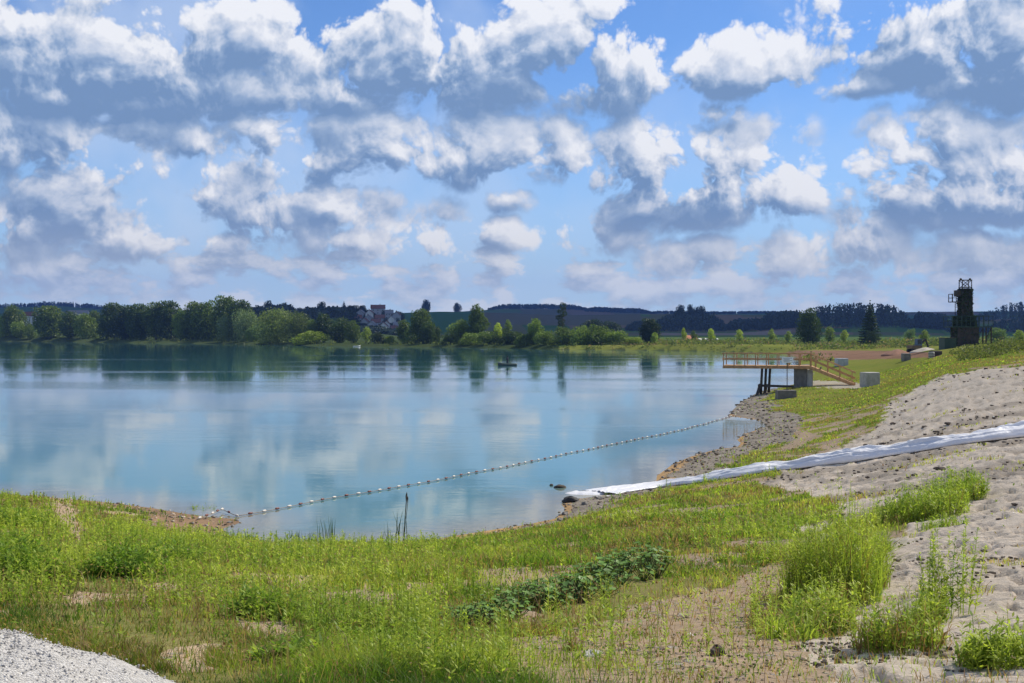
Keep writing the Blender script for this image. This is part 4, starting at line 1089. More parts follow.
def make_boats():
    x, y = on_water(507.3, 365.6); L = 19.0 * y / FPX
    t = thing('fishing_boat', 'small dark green rowing boat with a standing person out on the lake', 'boat', (x, y, 0), math.pi + .12)
    b = MB(); hull(b, L, 1.35, .42); b.build('hull', M['hull'], t, True)
    for xx in (-.9, .1, .85): MB().box((xx, 0, .26), (.28, 1.18 if xx < .5 else .95, .05)).build('bench', M['wood'], t)
    MB().box((L / 2 - .25, 0, .60), (.42, .26, .08)).build('bow_cap', M['floatwhite'], t)
    MB().box((-L / 2 + .03, 0, .32), (.10, .9, .14)).build('transom', M['palehull'], t)
    person((x + .05, y, -.02), math.pi * .75, 'person in dark clothes standing in the small boat holding a rod')
    r = MB(); a = math.pi * .75; c, s = math.cos(a), math.sin(a)
    f = lambda u, v, w: (x + .05 + u * c - v * s, y + u * s + v * c, w)
    r.tube([f(.30, 0, 1.02), f(.55, 0, 1.2), f(1.6, -.3, 1.9), f(2.4, -.6, 2.15)], [.016, .013, .008, .004], 6)
    tag(r.build('fishing_rod', M['rubber']), 'thin fishing rod held by the person in the small boat', 'fishing rod')
    x, y = on_water(357, 346.6)
    t = thing('moored_boat', 'little white rowing boat moored under the trees of the far shore', 'boat', (x, y - 1.2, 0), .1)
    b = MB(); hull(b, 3.0, 1.2, .42); b.build('hull', M['palehull'], t, True)
    for xx in (-.6, .3): MB().box((xx, 0, .18), (.22, .95, .05)).build('bench', M['wood'], t)
def make_buoys():
    P0 = ground(196, 522, 20, 60)
    pts = [Vector((P0.x, P0.y, P0.z + .07)), Vector((*at(222, 36.6), 0.10))]
    for px, py in ((238,517),(330,499.5),(420,484),(510,466.5),(600,447.5),(680,431),(722,419.5),(735,415.5)):
        w = on_water(px, py); pts.append(Vector((*w, 0.03)))
    G = ground(742, 411, 60, 110); pts.append(Vector((G.x, G.y, G.z + .3)))
    # resample evenly
    seg = [0]
    for a, b in zip(pts, pts[1:]): seg.append(seg[-1] + (b - a).length)
    def along(s):
        for i in range(len(pts) - 1):
            if s <= seg[i + 1]: return pts[i].lerp(pts[i + 1], (s - seg[i]) / (seg[i + 1] - seg[i]))
        return pts[-1].copy()
    o = pts[0]
    t = thing('buoy_line', 'long rope strung with white and dark red floats across the swimming bay', 'buoy line', o)
    n = 260; rope = [along(seg[-1] * i / n) - o for i in range(n + 1)]
    rope = [p + Vector((.04 * math.sin(i * .31), .05 * math.sin(i * .17 + 1), 0)) for i, p in enumerate(rope)]
    MB().tube(rope, .012, 5).build('rope', M['rope'], t, True)
    fm = {}
    for nm, m in (('w', 'floatwhite'), ('r', 'floatred')):
        b = MB(); b.tube([(-.09, 0, 0), (-.08, 0, 0), (-.045, 0, 0), (.045, 0, 0), (.08, 0, 0), (.09, 0, 0)], [.012, .025, .037, .037, .025, .012], 12)
        f = b.build('float', M[m], t, True); fm[nm] = f
    K = 98; first = {'w': True, 'r': True}
    for i in range(K):
        c = 'w' if i % 2 == 0 else 'r'; s = seg[-1] * (i + .4) / K
        j = int(s / seg[-1] * n); p = rope[j].lerp(rope[min(j + 1, n)], s / seg[-1] * n - j); d = (rope[min(j + 1, n)] - rope[max(j - 1, 0)]).normalized()
        if first[c]: f = fm[c]; first[c] = False
        else: f = fm[c].copy(); C.objects.link(f); f.parent = t
        f.location = p + Vector((0, 0, .015)); f.rotation_euler = (random.uniform(-.1, .1), 0, math.atan2(d.y, d.x) + random.uniform(-.15, .15))
        f['label'] = 'white float' if c == 'w' else 'dark red float'
def make_sheet():
    """white plastic sleeve lying over the bank: heavy folds along its length, thin and crumpled in the water"""
    key = [(598,494.5,1.7,.06),(614,492,1.5,.11),(655,487,1.25,.17),(700,482,1.2,.21),(740,476,1.2,.25),(780,469.5,1.2,.28),(820,464.5,1.2,.31),(870,458,1.2,.32),(920,450.5,1.2,.31),(970,443,1.2,.32),(1024,436,1.25,.34),(1080,430,1.0,.33),(1150,424,1.0,.33)]
    pts = []
    for px, py, w, h in key:
        G = ground(px, py, 26, 60); pts.append((Vector((G.x, G.y, 0)), w, h))
    n = 420; m = 44; V = []; rng = np.random.default_rng(4)
    ts = np.linspace(0, len(pts) - 1.001, n)
    cx = np.array([[p[0].x, p[0].y, p[1], p[2]] for p in pts])
    kk = np.arange(len(pts)); S = np.stack([np.interp(ts, kk, cx[:, j]) for j in range(4)], 1)
    ker = np.hanning(41); ker /= ker.sum()
    for j in range(4): S[:, j] = np.convolve(np.pad(S[:, j], 20, mode='edge'), ker, 'valid')
    d = np.gradient(S[:, :2], axis=0); d /= np.linalg.norm(d, axis=1)[:, None]; nr = np.stack([-d[:, 1], d[:, 0]], 1)
    ln = np.concatenate([[0], np.cumsum(np.linalg.norm(np.diff(S[:, :2], axis=0), axis=1))])
    u = np.linspace(-1, 1, m); uu, ll = np.meshgrid(u, ln)
    half = S[:, 2:3] * .5 * (1 + .16 * (fbm(ll * .7, uu * 0 + 3, 3, 1) - .5) + .25 * (fbm(ll * 1.9, np.sign(uu) * 9, 2, 14) - .5) * np.abs(uu))
    off = uu * half
    X = S[:, 0:1] + nr[:, 0:1] * off; Yv = S[:, 1:2] + nr[:, 1:2] * off
    zg = np.maximum(land(X.ravel(), Yv.ravel()).reshape(X.shape), 0.0)
    body = np.clip(1 - np.abs(uu) ** 3.2, 0, 1) ** .6 * (.72 + .56 * fbm(ll * .8, uu * .9 + 8, 2, 2))
    fold = (np.abs(fbm(ll * .42 + uu * 1.1, uu * 4.6, 3, 6) - .5) * 2 - .3) * .42 + (np.abs(fbm(ll * 2.2 - uu * 3, uu * 3.0 + 5, 3, 7) - .5) - .15) * .36
    Z = zg + .03 + S[:, 3:4] * body * (1 + fold * 1.4) + fold * .10 * (1 - uu ** 2)
    V = np.stack([X, Yv, Z], -1).reshape(-1, 3)
    idx = np.arange(n * m).reshape(n, m); F = np.stack([idx[:-1, :-1], idx[1:, :-1], idx[1:, 1:], idx[:-1, 1:]], -1).reshape(-1, 4)
    me = np_mesh('plastic_sheet', V, F); me.polygons.foreach_set('use_smooth', np.ones(len(F), bool))
    mm, t = new_mat('white_plastic')
    co = t.n.new('ShaderNodeTexCoord').outputs['Object']
    b = t.node('ShaderNodeBsdfPrincipled', {'Base Color': t.mix(t.noise(co, 3, 4), (.78, .78, .80), (.66, .67, .72)), 'Roughness': .28}, None)
    t.l.new(t.node('ShaderNodeBump', {'Strength': .5, 'Distance': .04, 'Height': t.noise(t.v('MULTIPLY', co, (1, 2.5, 1)), 7, 4, .6)}), b.inputs['Normal'])
    tl = t.node('ShaderNodeBsdfTranslucent', {'Color': (.8, .82, .9)})
    t.l.new(t.node('ShaderNodeMixShader', (.18, b.outputs[0], tl)), t.out.inputs[0])
    o = link('plastic_sheet', me, mm); tag(o, 'long white plastic sleeve lying in folds across the bank into the water', 'plastic sheet')
    md = o.modifiers.new('thickness', 'SOLIDIFY'); md.thickness = .006
    # crumpled torn end in the shallow water, a separate piece
    b = MB()
    for (px, py, rx, ry, h, sd) in ((588,493.5,.95,.42,.13,1),(608,497,.8,.25,.07,4)):
        w = on_water(px, py); nn = 30; vs = []; fs = []
        for i in range(nn + 1):
            for j in range(13):
                a = i / nn * 2 - 1; c = j / 12 * 2 - 1
                e = max(0, 1 - a * a - .8 * c * c)
                q = float(fbm(np.array([a * 4 + sd]), np.array([c * 3.]), 3, sd)[0])
                vs.append((w[0] + a * rx, w[1] + c * ry, -.06 + h * (e ** .6) * (.45 + 1.3 * q)))
        for i in range(nn):
            for j in range(12): fs.append((i * 13 + j, (i + 1) * 13 + j, (i + 1) * 13 + j + 1, i * 13 + j + 1))
        b.add(vs, fs)
    o = b.build('plastic_scrap', mm, None, True); tag(o, 'crumpled white plastic end lying in the shallow water', 'plastic sheet')
    w = on_water(571, 502.5)
    o = MB().blob((0, 0, 0), .24, 9, 22, 14, .22, (1.25, .75, .55)).build('wet_bundle', M['rubber'], None, True); o.location = (w[0], w[1], .07); tag(o, 'dark wet bundle at the water end of the white plastic', 'bundle')
    w = on_water(560, 487.8); o = MB().blob((0, 0, 0), .16, 12, 16, 10, .25, (1.5, .7, .5)).build('floating_snag', M['oldwood'], None, True); o.location = (w[0], w[1], .03); tag(o, 'small dark snag floating just off the white plastic', 'driftwood')
    w = on_water(551.5, 485.8); o = MB().blob((0, 0, 0), .06, 13, 12, 8, .2, (1.3, .8, .8)).build('floating_snag', M['oldwood'], None, True); o.location = (w[0], w[1], .02); tag(o, 'tiny dark snag left of the larger floating one', 'driftwood')
def make_heap():
    G = (-2.08, 4.2); top = 4.83; zg = land1(*G)
    m, t = new_mat('grey_gravel')
    co = t.n.new('ShaderNodeTexCoord').outputs['Object']
    n1 = t.noise(co, 28, 6, .7); vo = t.n.new('ShaderNodeTexVoronoi'); t.put(vo.inputs['Vector'], co); t.put(vo.inputs['Scale'], 120.0)
    rnd = t.node('ShaderNodeSeparateColor', (vo.outputs['Color'],))
    c = t.mix(rnd, (.36, .345, .325), (.58, .56, .53)); c = t.mix(t.mr(n1, .62, .72), c, (.16, .15, .16))
    d = t.node('ShaderNodeBsdfDiffuse', {'Color': c, 'Roughness': .9}, None)
    hh = t.m('ADD', t.m('MULTIPLY', vo.outputs['Distance'], -.8), t.m('MULTIPLY', n1, .6))
    t.l.new(t.node('ShaderNodeBump', {'Strength': .8, 'Distance': .012, 'Height': hh}), d.inputs['Normal']); t.l.new(d.outputs[0], t.out.inputs[0])
    o = heap_mesh('gravel_heap', 1.04, top - zg + .04, 70, 190, 3, m, rough=.16)
    o.location = (G[0], G[1], zg - .04)
    tag(o, 'heap of pale grey gravel in the bottom left corner', 'gravel heap')
def stone_at(name, px, py, r, m, label, seed, group=None, sc=(1, .8, .6), lo=3.0):
    G = ground(px, py, lo, 140); o = MB().blob((0, 0, 0), r, seed, 14, 9, .22, sc).build(name, m, None, False); o.location = G + Vector((0, 0, r * .22)); o.rotation_euler = (0, 0, seed * 1.7)
    tag(o, label, 'stone' if 'clod' not in name else 'clod', group); return o
def make_stones():
    stone_at('earth_clod', 718, 656, .050, M['clod'], 'nearly black clod on the bare soil near the bottom edge', 3, sc=(1.1, .9, .9))
    stone_at('pale_stone', 592, 657, .045, M['palestone'], 'pale bluish stone on the bare soil below the leafy row', 4, sc=(1.5, .9, .6))
    stone_at('pale_stone', 690, 637, .028, M['palestone'], 'small white stone left of the tall weeds on bare soil', 6)
    rr = random.Random(3)
    for i, (px, py) in enumerate([(697,455),(700,453.5),(704,455),(714,452),(668,472),(663,478),(659,482),(722,449),(735,447),(676,466),(690,461),(744,436),(733,414),(738,410),(746,404),(752,399),(565,515),(568,520),(560,521),(600,500),(585,505),(640,494),(236,521),(229,523),(232,527),(226,533),(180,518),(192,524),(205,527),(215,531)]):
        stone_at('shore_stone', px, py, rr.uniform(.07, .16) * (.55 if px < 300 else 1), M['stone'], 'dark rounded stone lying at the waterline of the gravel shore', 20 + i, 'stones along the gravel shore', lo=20)
    for i, (px, py) in enumerate([(878,428),(893,424),(908,424),(866,446),(884,444),(925,428),(948,424),(972,430),(990,470),(1005,466),(940,470),(915,476),(1015,505),(868,478),(1000,520),(985,552)]):
        stone_at('earth_clod', px, py, rr.uniform(.05, .11) * (1 if py < 480 else .45), M['clod'], 'dark crumbly clod lying on the trodden sand slope', 60 + i, 'clods on the sand slope', sc=(1.4, 1, .5))

def chunks(name, label, P, rad, cols, m, rng, flat=.7, kind='stuff', cat=None):
    """many small irregular lumps in one mesh"""
    n = len(P); c = np.array([(x, y, z) for z in (-1, 1) for y in (-1, 1) for x in (-1, 1)], float) * .62
    V = c[None] * rng.uniform(.55, 1.15, (n, 8, 3)) * rad[:, None, None] * np.array([1, 1, flat])
    a = rng.uniform(0, 6.283, n); ca, sa = np.cos(a)[:, None], np.sin(a)[:, None]
    V = np.stack([V[..., 0] * ca - V[..., 1] * sa, V[..., 0] * sa + V[..., 1] * ca, V[..., 2]], -1) + P[:, None]
    F = np.array([[0, 2, 3, 1], [4, 5, 7, 6], [0, 1, 5, 4], [1, 3, 7, 5], [3, 2, 6, 7], [2, 0, 4, 6]])
    F = (np.arange(n)[:, None, None] * 8 + F[None]).reshape(-1, 4)
    o = link(name, np_mesh(name, V.reshape(-1, 3), F, np.repeat(cols, 8, 0)), m); tag(o, label, cat, kind=kind); return o
def make_litter():
    m, t = new_mat('loose_stones'); t.l.new(t.node('ShaderNodeBsdfDiffuse', {'Color': t.node('ShaderNodeVertexColor', layer_name='col'), 'Roughness': .9}), t.out.inputs[0])
    rng = np.random.default_rng(77)
    def scatter(n, rmin, rmax, pick, lo=.1):
        a = rng.uniform(-.1, .52, n) if lo < 0 else rng.uniform(-.5, .52, n); r = np.exp(rng.uniform(math.log(rmin), math.log(rmax), n))
        x = r * np.sin(a); y = r * np.cos(a); sd = shore_dist(x, y); z = land(x, y, sd); mk = masks(x, y, z, sd); k = pick(mk, sd, x, y)
        return x[k], y[k], z[k], r[k]
    x, y, z, r = scatter(26000, 5, 80, lambda mk, sd, x, y: mk[2] & (sd > .5) & (fbm(x * .5, y * .5, 3, 41) + .35 * fbm(x * 2, y * 2, 2, 43) > .765))
    n = len(x); rad = (.006 + .0011 * r) * rng.uniform(.4, 1.5, n) ** 1.5
    cols = np.array([[.10, .085, .07]]) * rng.uniform(.6, 1.9, n)[:, None]
    chunks('sand_crumbs', 'dark crumbs and clods scattered over the trodden sand', np.stack([x, y, z + rad * .1], 1), rad, cols, m, rng, .55)
    x, y, z, r = scatter(30000, 20, 130, lambda mk, sd, x, y: mk[4] & (sd > -.12))
    n = len(x); rad = (.012 + .0009 * r) * rng.uniform(.4, 1.6, n) ** 1.4
    cols = np.where(rng.uniform(0, 1, n)[:, None] < .35, np.array([[.42, .35, .27]]), np.array([[.18, .145, .11]])) * rng.uniform(.6, 1.4, n)[:, None]
    chunks('shore_gravel', 'loose stones of the gravel shore', np.stack([x, y, z + rad * .15], 1), rad, cols, m, rng, .6)
    x, y, z, r = scatter(16000, 4.6, 40, lambda mk, sd, x, y: mk[3] & ~mk[2] & (sd > .5))
    n = len(x); rad = (.002 + .0008 * r) * rng.uniform(.4, 1.6, n) ** 1.6
    cols = np.array([[.24, .19, .14]]) * rng.uniform(.4, 1.8, n)[:, None]
    chunks('soil_crumbs', 'small stones and crumbs on the bare soil', np.stack([x, y, z + rad * .15], 1), rad, cols, m, rng, .6)
    # loose grains on and around the heap
    h = bpy.data.objects['gravel_heap']; me = h.data; n = 9000
    co = np.zeros(len(me.vertices) * 3); me.vertices.foreach_get('co', co); co = co.reshape(-1, 3); co = co[np.hypot(co[:, 0], co[:, 1]) < .99]
    P = co[rng.integers(0, len(co), n)] + rng.normal(0, .012, (n, 3)) * np.array([1, 1, .2]) + np.array(h.location)
    P2 = np.stack([rng.normal(0, .9, 1500), rng.normal(0, .9, 1500), np.zeros(1500)], 1) * 1.05 + np.array(h.location); P2[:, 2] = land(P2[:, 0], P2[:, 1]) + .004
    k = np.hypot(P2[:, 0] - h.location.x, P2[:, 1] - h.location.y) > .92; P2 = P2[k & (np.hypot(P2[:, 0] - h.location.x, P2[:, 1] - h.location.y) < 1.35)]
    P = np.concatenate([P, P2]); n = len(P); rad = .0027 * rng.uniform(.4, 2.0, n) ** 1.5
    cols = np.array([[.50, .48, .46]]) * rng.uniform(.6, 1.2, n)[:, None]
    chunks('loose_gravel', 'loose grains of grey gravel on the heap in the corner', P, rad, cols, m, rng, .8)
# ------------------------------------------------------------------ grass and plants of the near bank
def blades(xyz, h, w, lean, rng, col, tipcol=None):
    """curved grass blades: one quad and one tip triangle pair each"""
    n = len(xyz); a = rng.uniform(0, 6.283, n); f = np.stack([np.cos(a), np.sin(a), np.zeros(n)], 1)
    la = rng.uniform(0, 6.283, n); l = np.stack([np.cos(la), np.sin(la), np.zeros(n)], 1) * (lean * h)[:, None]
    up = np.array([0, 0, 1.0]); hw = (w * .5)[:, None]
    p0 = xyz; p1 = xyz + up * (h * .55)[:, None] + l * .30; p2 = xyz + up * (h * (1 - .25 * lean))[:, None] + l
    V = np.stack([p0 - f * hw, p0 + f * hw, p1 + f * hw * .8, p1 - f * hw * .8, p2], 1).reshape(-1, 3)
    i = np.arange(n)[:, None] * 5
    Q = i + np.array([[0, 1, 2, 3]]); T = i + np.array([[3, 2, 4]])
    c = np.stack([col * .8, col * .8, col, col, col if tipcol is None else tipcol], 1).reshape(-1, 3)
    return V, Q, T, c
def join(parts, name, m, label=None):
    V = []; Q = []; T = []; c = []; b = 0
    for v, q, t, cc in parts:
        V.append(v); c.append(cc)
        if q is not None and len(q): Q.append(q + b)
        if t is not None and len(t): T.append(t + b)
        b += len(v)
    F = ([np.concatenate(Q)] if Q else []) + ([np.concatenate(T)] if T else [])
    return np_mesh(name, np.concatenate(V), F, np.concatenate(c))
def lerp3(a, b, t): return np.array(a)[None] * (1 - t[:, None]) + np.array(b)[None] * t[:, None]

GREENS = [(.10, .19, .022), (.20, .31, .032), (.32, .41, .05), (.44, .45, .085)]
def make_grass():
    M['grass'] = leaf_mat('grass_blades', .55, gloss=.012)
    rng = np.random.default_rng(21)
    def roots(n, rmin, rmax, amax=.56, pw=1.0):
        a = rng.uniform(-amax, amax, n); r = np.exp(rng.uniform(math.log(rmin), math.log(rmax), n)) if pw == 1 else (rng.uniform(rmin ** (1 - pw), rmax ** (1 - pw), n)) ** (1 / (1 - pw))
        x = r * np.sin(a); y = r * np.cos(a); sd = shore_dist(x, y); k = sd > .12
        x, y, sd, r = x[k], y[k], sd[k], r[k]; z = land(x, y, sd)
        return x, y, z, sd, r
    x, y, z, sd, r = roots(1000000, 4.2, 130)
    px, py, sand, soil, gravel, orange, mud, pale = masks(x, y, z, sd)
    big = fbm(x * .35, y * .35, 3, 50); mid = fbm(x * 1.3, y * 1.3, 3, 51); hue = fbm(x * .8 + 9, y * .8, 3, 52)
    fine = fbm(x * 3.2, y * 3.2, 2, 57); dens = (0.26 + 0.80 * sstep(.36, .56, mid)) * (.5 + .75 * sstep(.35, .6, fine))
    dens = np.where(sand, .0, dens); dens = np.where(sand & (py > 640), .12, dens)
    dens = np.where(sand & (hue > .70), .25, dens)
    dens = np.where(soil & ~sand, .05 * (1 + dens), dens); dens = np.where(gravel, .06, dens)
    dens = np.where(orange | mud | pale, 0, dens); rim = (px > 395) & (px < 600) & (y < 45); dens = np.where(rim & (sd < 1.1), .03, dens)
    rowy = np.interp(px, [455, 520, 590, 625, 660], [636, 616, 597, 586, 580]); dens = np.where((px > 455) & (px < 662) & (np.abs(py - rowy - 2) < 18), .15 * dens, dens)
    # thinner, drier cover on the right bank and the lower right
    dryz = sstep(560, 720, px) * sstep(545, 600, py); dens = dens * (1 - .55 * dryz)
    dens = np.where((r > 45), dens * .8, dens)
    k = rng.uniform(0, 1, len(x)) < dens
    x, y, z, sd, r, px, py, mid, hue, big, dryz = (q[k] for q in (x, y, z, sd, r, px, py, mid, hue, big, dryz)); n = len(x)
    lush = np.clip(np.exp(-((px - 420) / 260) ** 2) * sstep(640, 560, py) + sstep(8, 2, sd) * (px < 620) * (px > 230), 0, 1)
    h = (.045 + .11 * mid ** 1.5 + .07 * lush) * rng.uniform(.6, 1.4, n)
    fin = fbm(x * 2.6, y * 2.6, 2, 57); h *= (.45 + 1.15 * fin) * np.clip(1 - .3 * dryz, .3, 1)
    h = np.where((px < 260) & (py > 560), h * .8, h)
    h = np.where((px > 385) & (px < 600) & (sd < 3.5), np.minimum(h, .05 + .02 * sd), h)
    h = np.where(r > 50, np.minimum(h, .16), h)
    w = np.maximum(.0036, .00075 * r) * rng.uniform(.7, 1.3, n)
    t = np.clip((hue - .5) * 1.9 + .5 + rng.normal(0, .16, n) + .10 * dryz, 0, 1)
    g = np.array(GREENS); ti = t * 3; i0 = np.clip(ti.astype(int), 0, 2); fr = (ti - i0)[:, None]
    col = g[i0] * (1 - fr) + g[i0 + 1] * fr
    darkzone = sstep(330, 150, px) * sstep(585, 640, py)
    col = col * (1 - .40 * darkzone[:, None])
    dry = rng.uniform(0, 1, n) < (.09 + .32 * dryz + .45 * sstep(.52, .66, big) + .12 * (r > 50) + .20 * darkzone + .35 * np.exp(-((px - 255) / 80) ** 2 - ((py - 632) / 18) ** 2) + .3 * np.exp(-((px - 130) / 90) ** 2 - ((py - 594) / 9) ** 2) + .25 * np.exp(-((px - 520) / 90) ** 2 - ((py - 577) / 8) ** 2))
    dc = lerp3((.40, .29, .13), (.26, .14, .07), rng.uniform(0, 1, n)); col = np.where(dry[:, None], dc, col)
    col = col * (rng.uniform(.7, 1.25, n) * (.62 + .70 * fbm(x * 1.9 + 5, y * 1.9, 3, 58)))[:, None]
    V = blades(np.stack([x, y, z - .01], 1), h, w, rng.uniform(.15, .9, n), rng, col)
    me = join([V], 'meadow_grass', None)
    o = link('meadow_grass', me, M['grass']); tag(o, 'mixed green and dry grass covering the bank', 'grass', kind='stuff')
    # stalky weeds with small leaves, thick on the left and in the middle
    x, y, z, sd, r = roots(26000, 5.0, 48)
    px, py, sand, soil, gravel, orange, mud, pale = masks(x, y, z, sd)
    cl = fbm(x * .45 + 3, y * .45, 3, 60)
    d = sstep(.50, .60, cl) * .75
    for cx, cy, sx, sy, wgt in ((40,545,80,45,1.0),(150,570,90,25,.8),(330,610,120,55,.7),(330,560,90,25,.5),(200,600,120,40,.35),(400,650,70,40,.6),(640,545,80,25,.25),(800,545,60,40,.25)):
        d = d + wgt * (.15 + 1.2 * sstep(.42, .58, fbm(x * 1.1, y * 1.1, 2, 63))) * np.exp(-((px - cx) / sx) ** 2 - ((py - cy) / sy) ** 2)
    rowy = np.interp(px, [455, 520, 590, 625, 660], [636, 616, 597, 586, 580]); d = np.where((px > 440) & (px < 668) & (py > rowy - 18) & (py < rowy + 26), .06 * d, d)
    d = np.where((px > 385) & (px < 600) & (sd < 3.2), .02, d)
    d = np.where(sand | gravel | mud | pale, 0, d) * np.where(soil, .12, 1.0) * np.where((px < 250) & (py > 610), .25, 1)
    k = rng.uniform(0, 1, len(x)) < d; x, y, z, r, px, py = (q[k] for q in (x, y, z, r, px, py)); n = len(x)
    hh = rng.uniform(.14, .42, n) * np.clip(.7 + .5 * fbm(x * .6, y * .6, 2, 61), .5, 1.3)
    parts = stalks(np.stack([x, y, z], 1), hh, rng, np.maximum(.0045, .0008 * r), 15, np.clip(.0027 * r + .020, .026, .085), fbm(x * .5, y * .5, 2, 62))
    o = link('weeds', join(parts, 'weeds', None), M['grass']); tag(o, 'yellow green leafy weeds standing among the grass', 'weeds', kind='stuff')
    # last year's dry stems
    x, y, z, sd, r = roots(30000, 4.8, 60)
    px, py, sand, soil, gravel, orange, mud, pale = masks(x, y, z, sd)
    k = (rng.uniform(0, 1, len(x)) < sstep(.50, .64, fbm(x * .7 + 31, y * .7, 3, 64)) * np.where(sand | gravel, .04, .8) * np.where(soil, .3, 1)) & ~mud & ~pale
    P = np.stack([x[k], y[k], z[k]], 1); r = r[k]; n = len(P); hs = rng.uniform(.10, .34, n)
    col = lerp3((.38, .28, .14), (.22, .12, .07), rng.uniform(0, 1, n)) * rng.uniform(.7, 1.2, n)[:, None]
    parts = [blades(P, hs, np.maximum(.003, .0006 * r), rng.uniform(.1, 1.0, n), rng, col)]
    top = P + np.stack([rng.normal(0, .03, n), rng.normal(0, .03, n), hs * .8], 1)
    Vl, Fl = leaf_cards(top, np.clip(.0022 * r + .012, .015, .06), rng, .35, up=np.array([1.0, 0, 0])); parts.append((Vl, Fl, None, np.repeat(col * 1.1, 4, 0)))
    o = link('dry_stems', join(parts, 'dry_stems', None), M['grass']); tag(o, 'dry tan and reddish stems among the green grass', 'dry grass', kind='stuff')
    # low broad leaves pressed to the ground
    x, y, z, sd, r = roots(60000, 4.6, 60)
    px, py, sand, soil, gravel, orange, mud, pale = masks(x, y, z, sd)
    cl = fbm(x * .9 + 13, y * .9, 3, 70)
    k = (rng.uniform(0, 1, len(x)) < sstep(.50, .68, cl) * np.where(sand | gravel, .03, 1) * np.where(soil, .4, 1)) & ~mud & ~pale
    x, y, z, r = x[k], y[k], z[k], r[k]; n = len(x)
    P = np.stack([x, y, z + rng.uniform(.01, .10, n)], 1)
    Vl, Fl = leaf_cards(P, np.clip(.0026 * r + .006, .018, .09), rng, .5, up=np.array([0, 0, 1.2]))
    col = lerp3((.07, .13, .022), (.18, .24, .04), rng.uniform(0, 1, n)); col = np.where((rng.uniform(0, 1, n) < .12)[:, None], np.array([[.16, .08, .04]]), col)
    me = np_mesh('ground_cover', Vl, Fl, np.repeat(col, 4, 0)); o = link('ground_cover', me, M['grass']); tag(o, 'low broad leaved herbs between the grass blades', 'ground cover', kind='stuff')
    # rough scrub on the far banks
    n = 15000; px = rng.uniform(560, 1150, n); Y = rng.uniform(200, 420, n)
    x = (px - 512) * Y / FPX; y = Y; sd = shore_dist(x, y); z = land(x, y, sd)
    pxx, pyy, sand, soil, gravel, orange, mud, pale = masks(x, y, z, sd)
    cl = fbm(x * .05, y * .05, 3, 80)
    k = (sd > .6) & ~mud & (rng.uniform(0, 1, n) < sstep(.36, .56, cl)) & ~((px > 780) & (Y < 215)) & ~((px > 860) & (px < 945) & (Y < 290))
    x, y, z, cl = x[k], y[k], z[k], cl[k]; n = len(x)
    hs = rng.uniform(.4, 1.0, n) * (1 + 1.5 * sstep(.5, .7, cl)); m = 7
    P = np.repeat(np.stack([x, y, z], 1), m, 0); q = rng.uniform(0, 1, n * m); P = P + np.stack([rng.normal(0, .55, n * m), rng.normal(0, .55, n * m), q * np.repeat(hs, m)], 1)
    Vl, Fl = leaf_cards(P, .55, rng, .7)
    tt = np.repeat(rng.uniform(0, 1, n), m); col = lerp3((.06, .095, .025), (.17, .19, .05), tt) * rng.uniform(.7, 1.2, n * m)[:, None]
    col = np.where((np.repeat(rng.uniform(0, 1, n), m) < .12)[:, None], np.array([[.22, .15, .09]]), col)
    o = link('scrub', np_mesh('scrub', Vl, Fl, np.repeat(col, 4, 0)), M['grass']); tag(o, 'rough green scrub and reeds along the far bank', 'scrub', kind='stuff')
    n = 9000; Y = rng.uniform(320, 760, n); px = rng.uniform(-150, 600, n); x = (px - 512) * Y / FPX; sd = shore_dist(x, Y); k = (sd > -.3) & (sd < 9); x = x[k]; y = Y[k]; sd = sd[k]; z = land(x, y, sd); n = len(x); m = 6
    P = np.repeat(np.stack([x, y, z], 1), m, 0) + np.stack([rng.normal(0, .8, n * m), rng.normal(0, .6, n * m), rng.uniform(0, 1.3, n * m)], 1)
    Vl, Fl = leaf_cards(P, .8, rng, .6); col = lerp3((.05, .08, .022), (.15, .17, .05), np.repeat(rng.uniform(0, 1, n), m))
    o = link('reed_fringe', np_mesh('reed_fringe', Vl, Fl, np.repeat(col, 4, 0)), M['grass']); tag(o, 'fringe of reeds under the trees of the far shore', 'reeds', kind='stuff')
    # weeds on the bank crest in front of the tower
    n = 2600; Y = rng.uniform(88, 118, n); px = rng.uniform(935, 1110, n); x = (px - 512) * Y / FPX; sd = np.full(n, 50.); z = land(x, Y, sd); m = 9
    cl = fbm(x * .3, Y * .3, 3, 91); k = (cl > .38) & (px > 950 + (118 - Y) * .5); x, y, z, cl = x[k], Y[k], z[k], cl[k]; n = len(x)
    P = np.repeat(np.stack([x, y, z], 1), m, 0) + np.stack([rng.normal(0, .22, n * m), rng.normal(0, .22, n * m), rng.uniform(0, 1, n * m) * np.repeat(.2 + .6 * sstep(.4, .65, cl), m)], 1)
    Vl, Fl = leaf_cards(P, .22, rng, .6); tt = np.repeat(rng.uniform(0, 1, n), m); col = lerp3((.055, .085, .025), (.16, .17, .06), tt); col = np.where((tt > .985)[:, None], np.array([[.45, .45, .38]]), col)
    o = link('bank_weeds', np_mesh('bank_weeds', Vl, Fl, np.repeat(col, 4, 0)), M['grass']); tag(o, 'tangled weeds along the bank crest before the tower', 'weeds', kind='stuff')

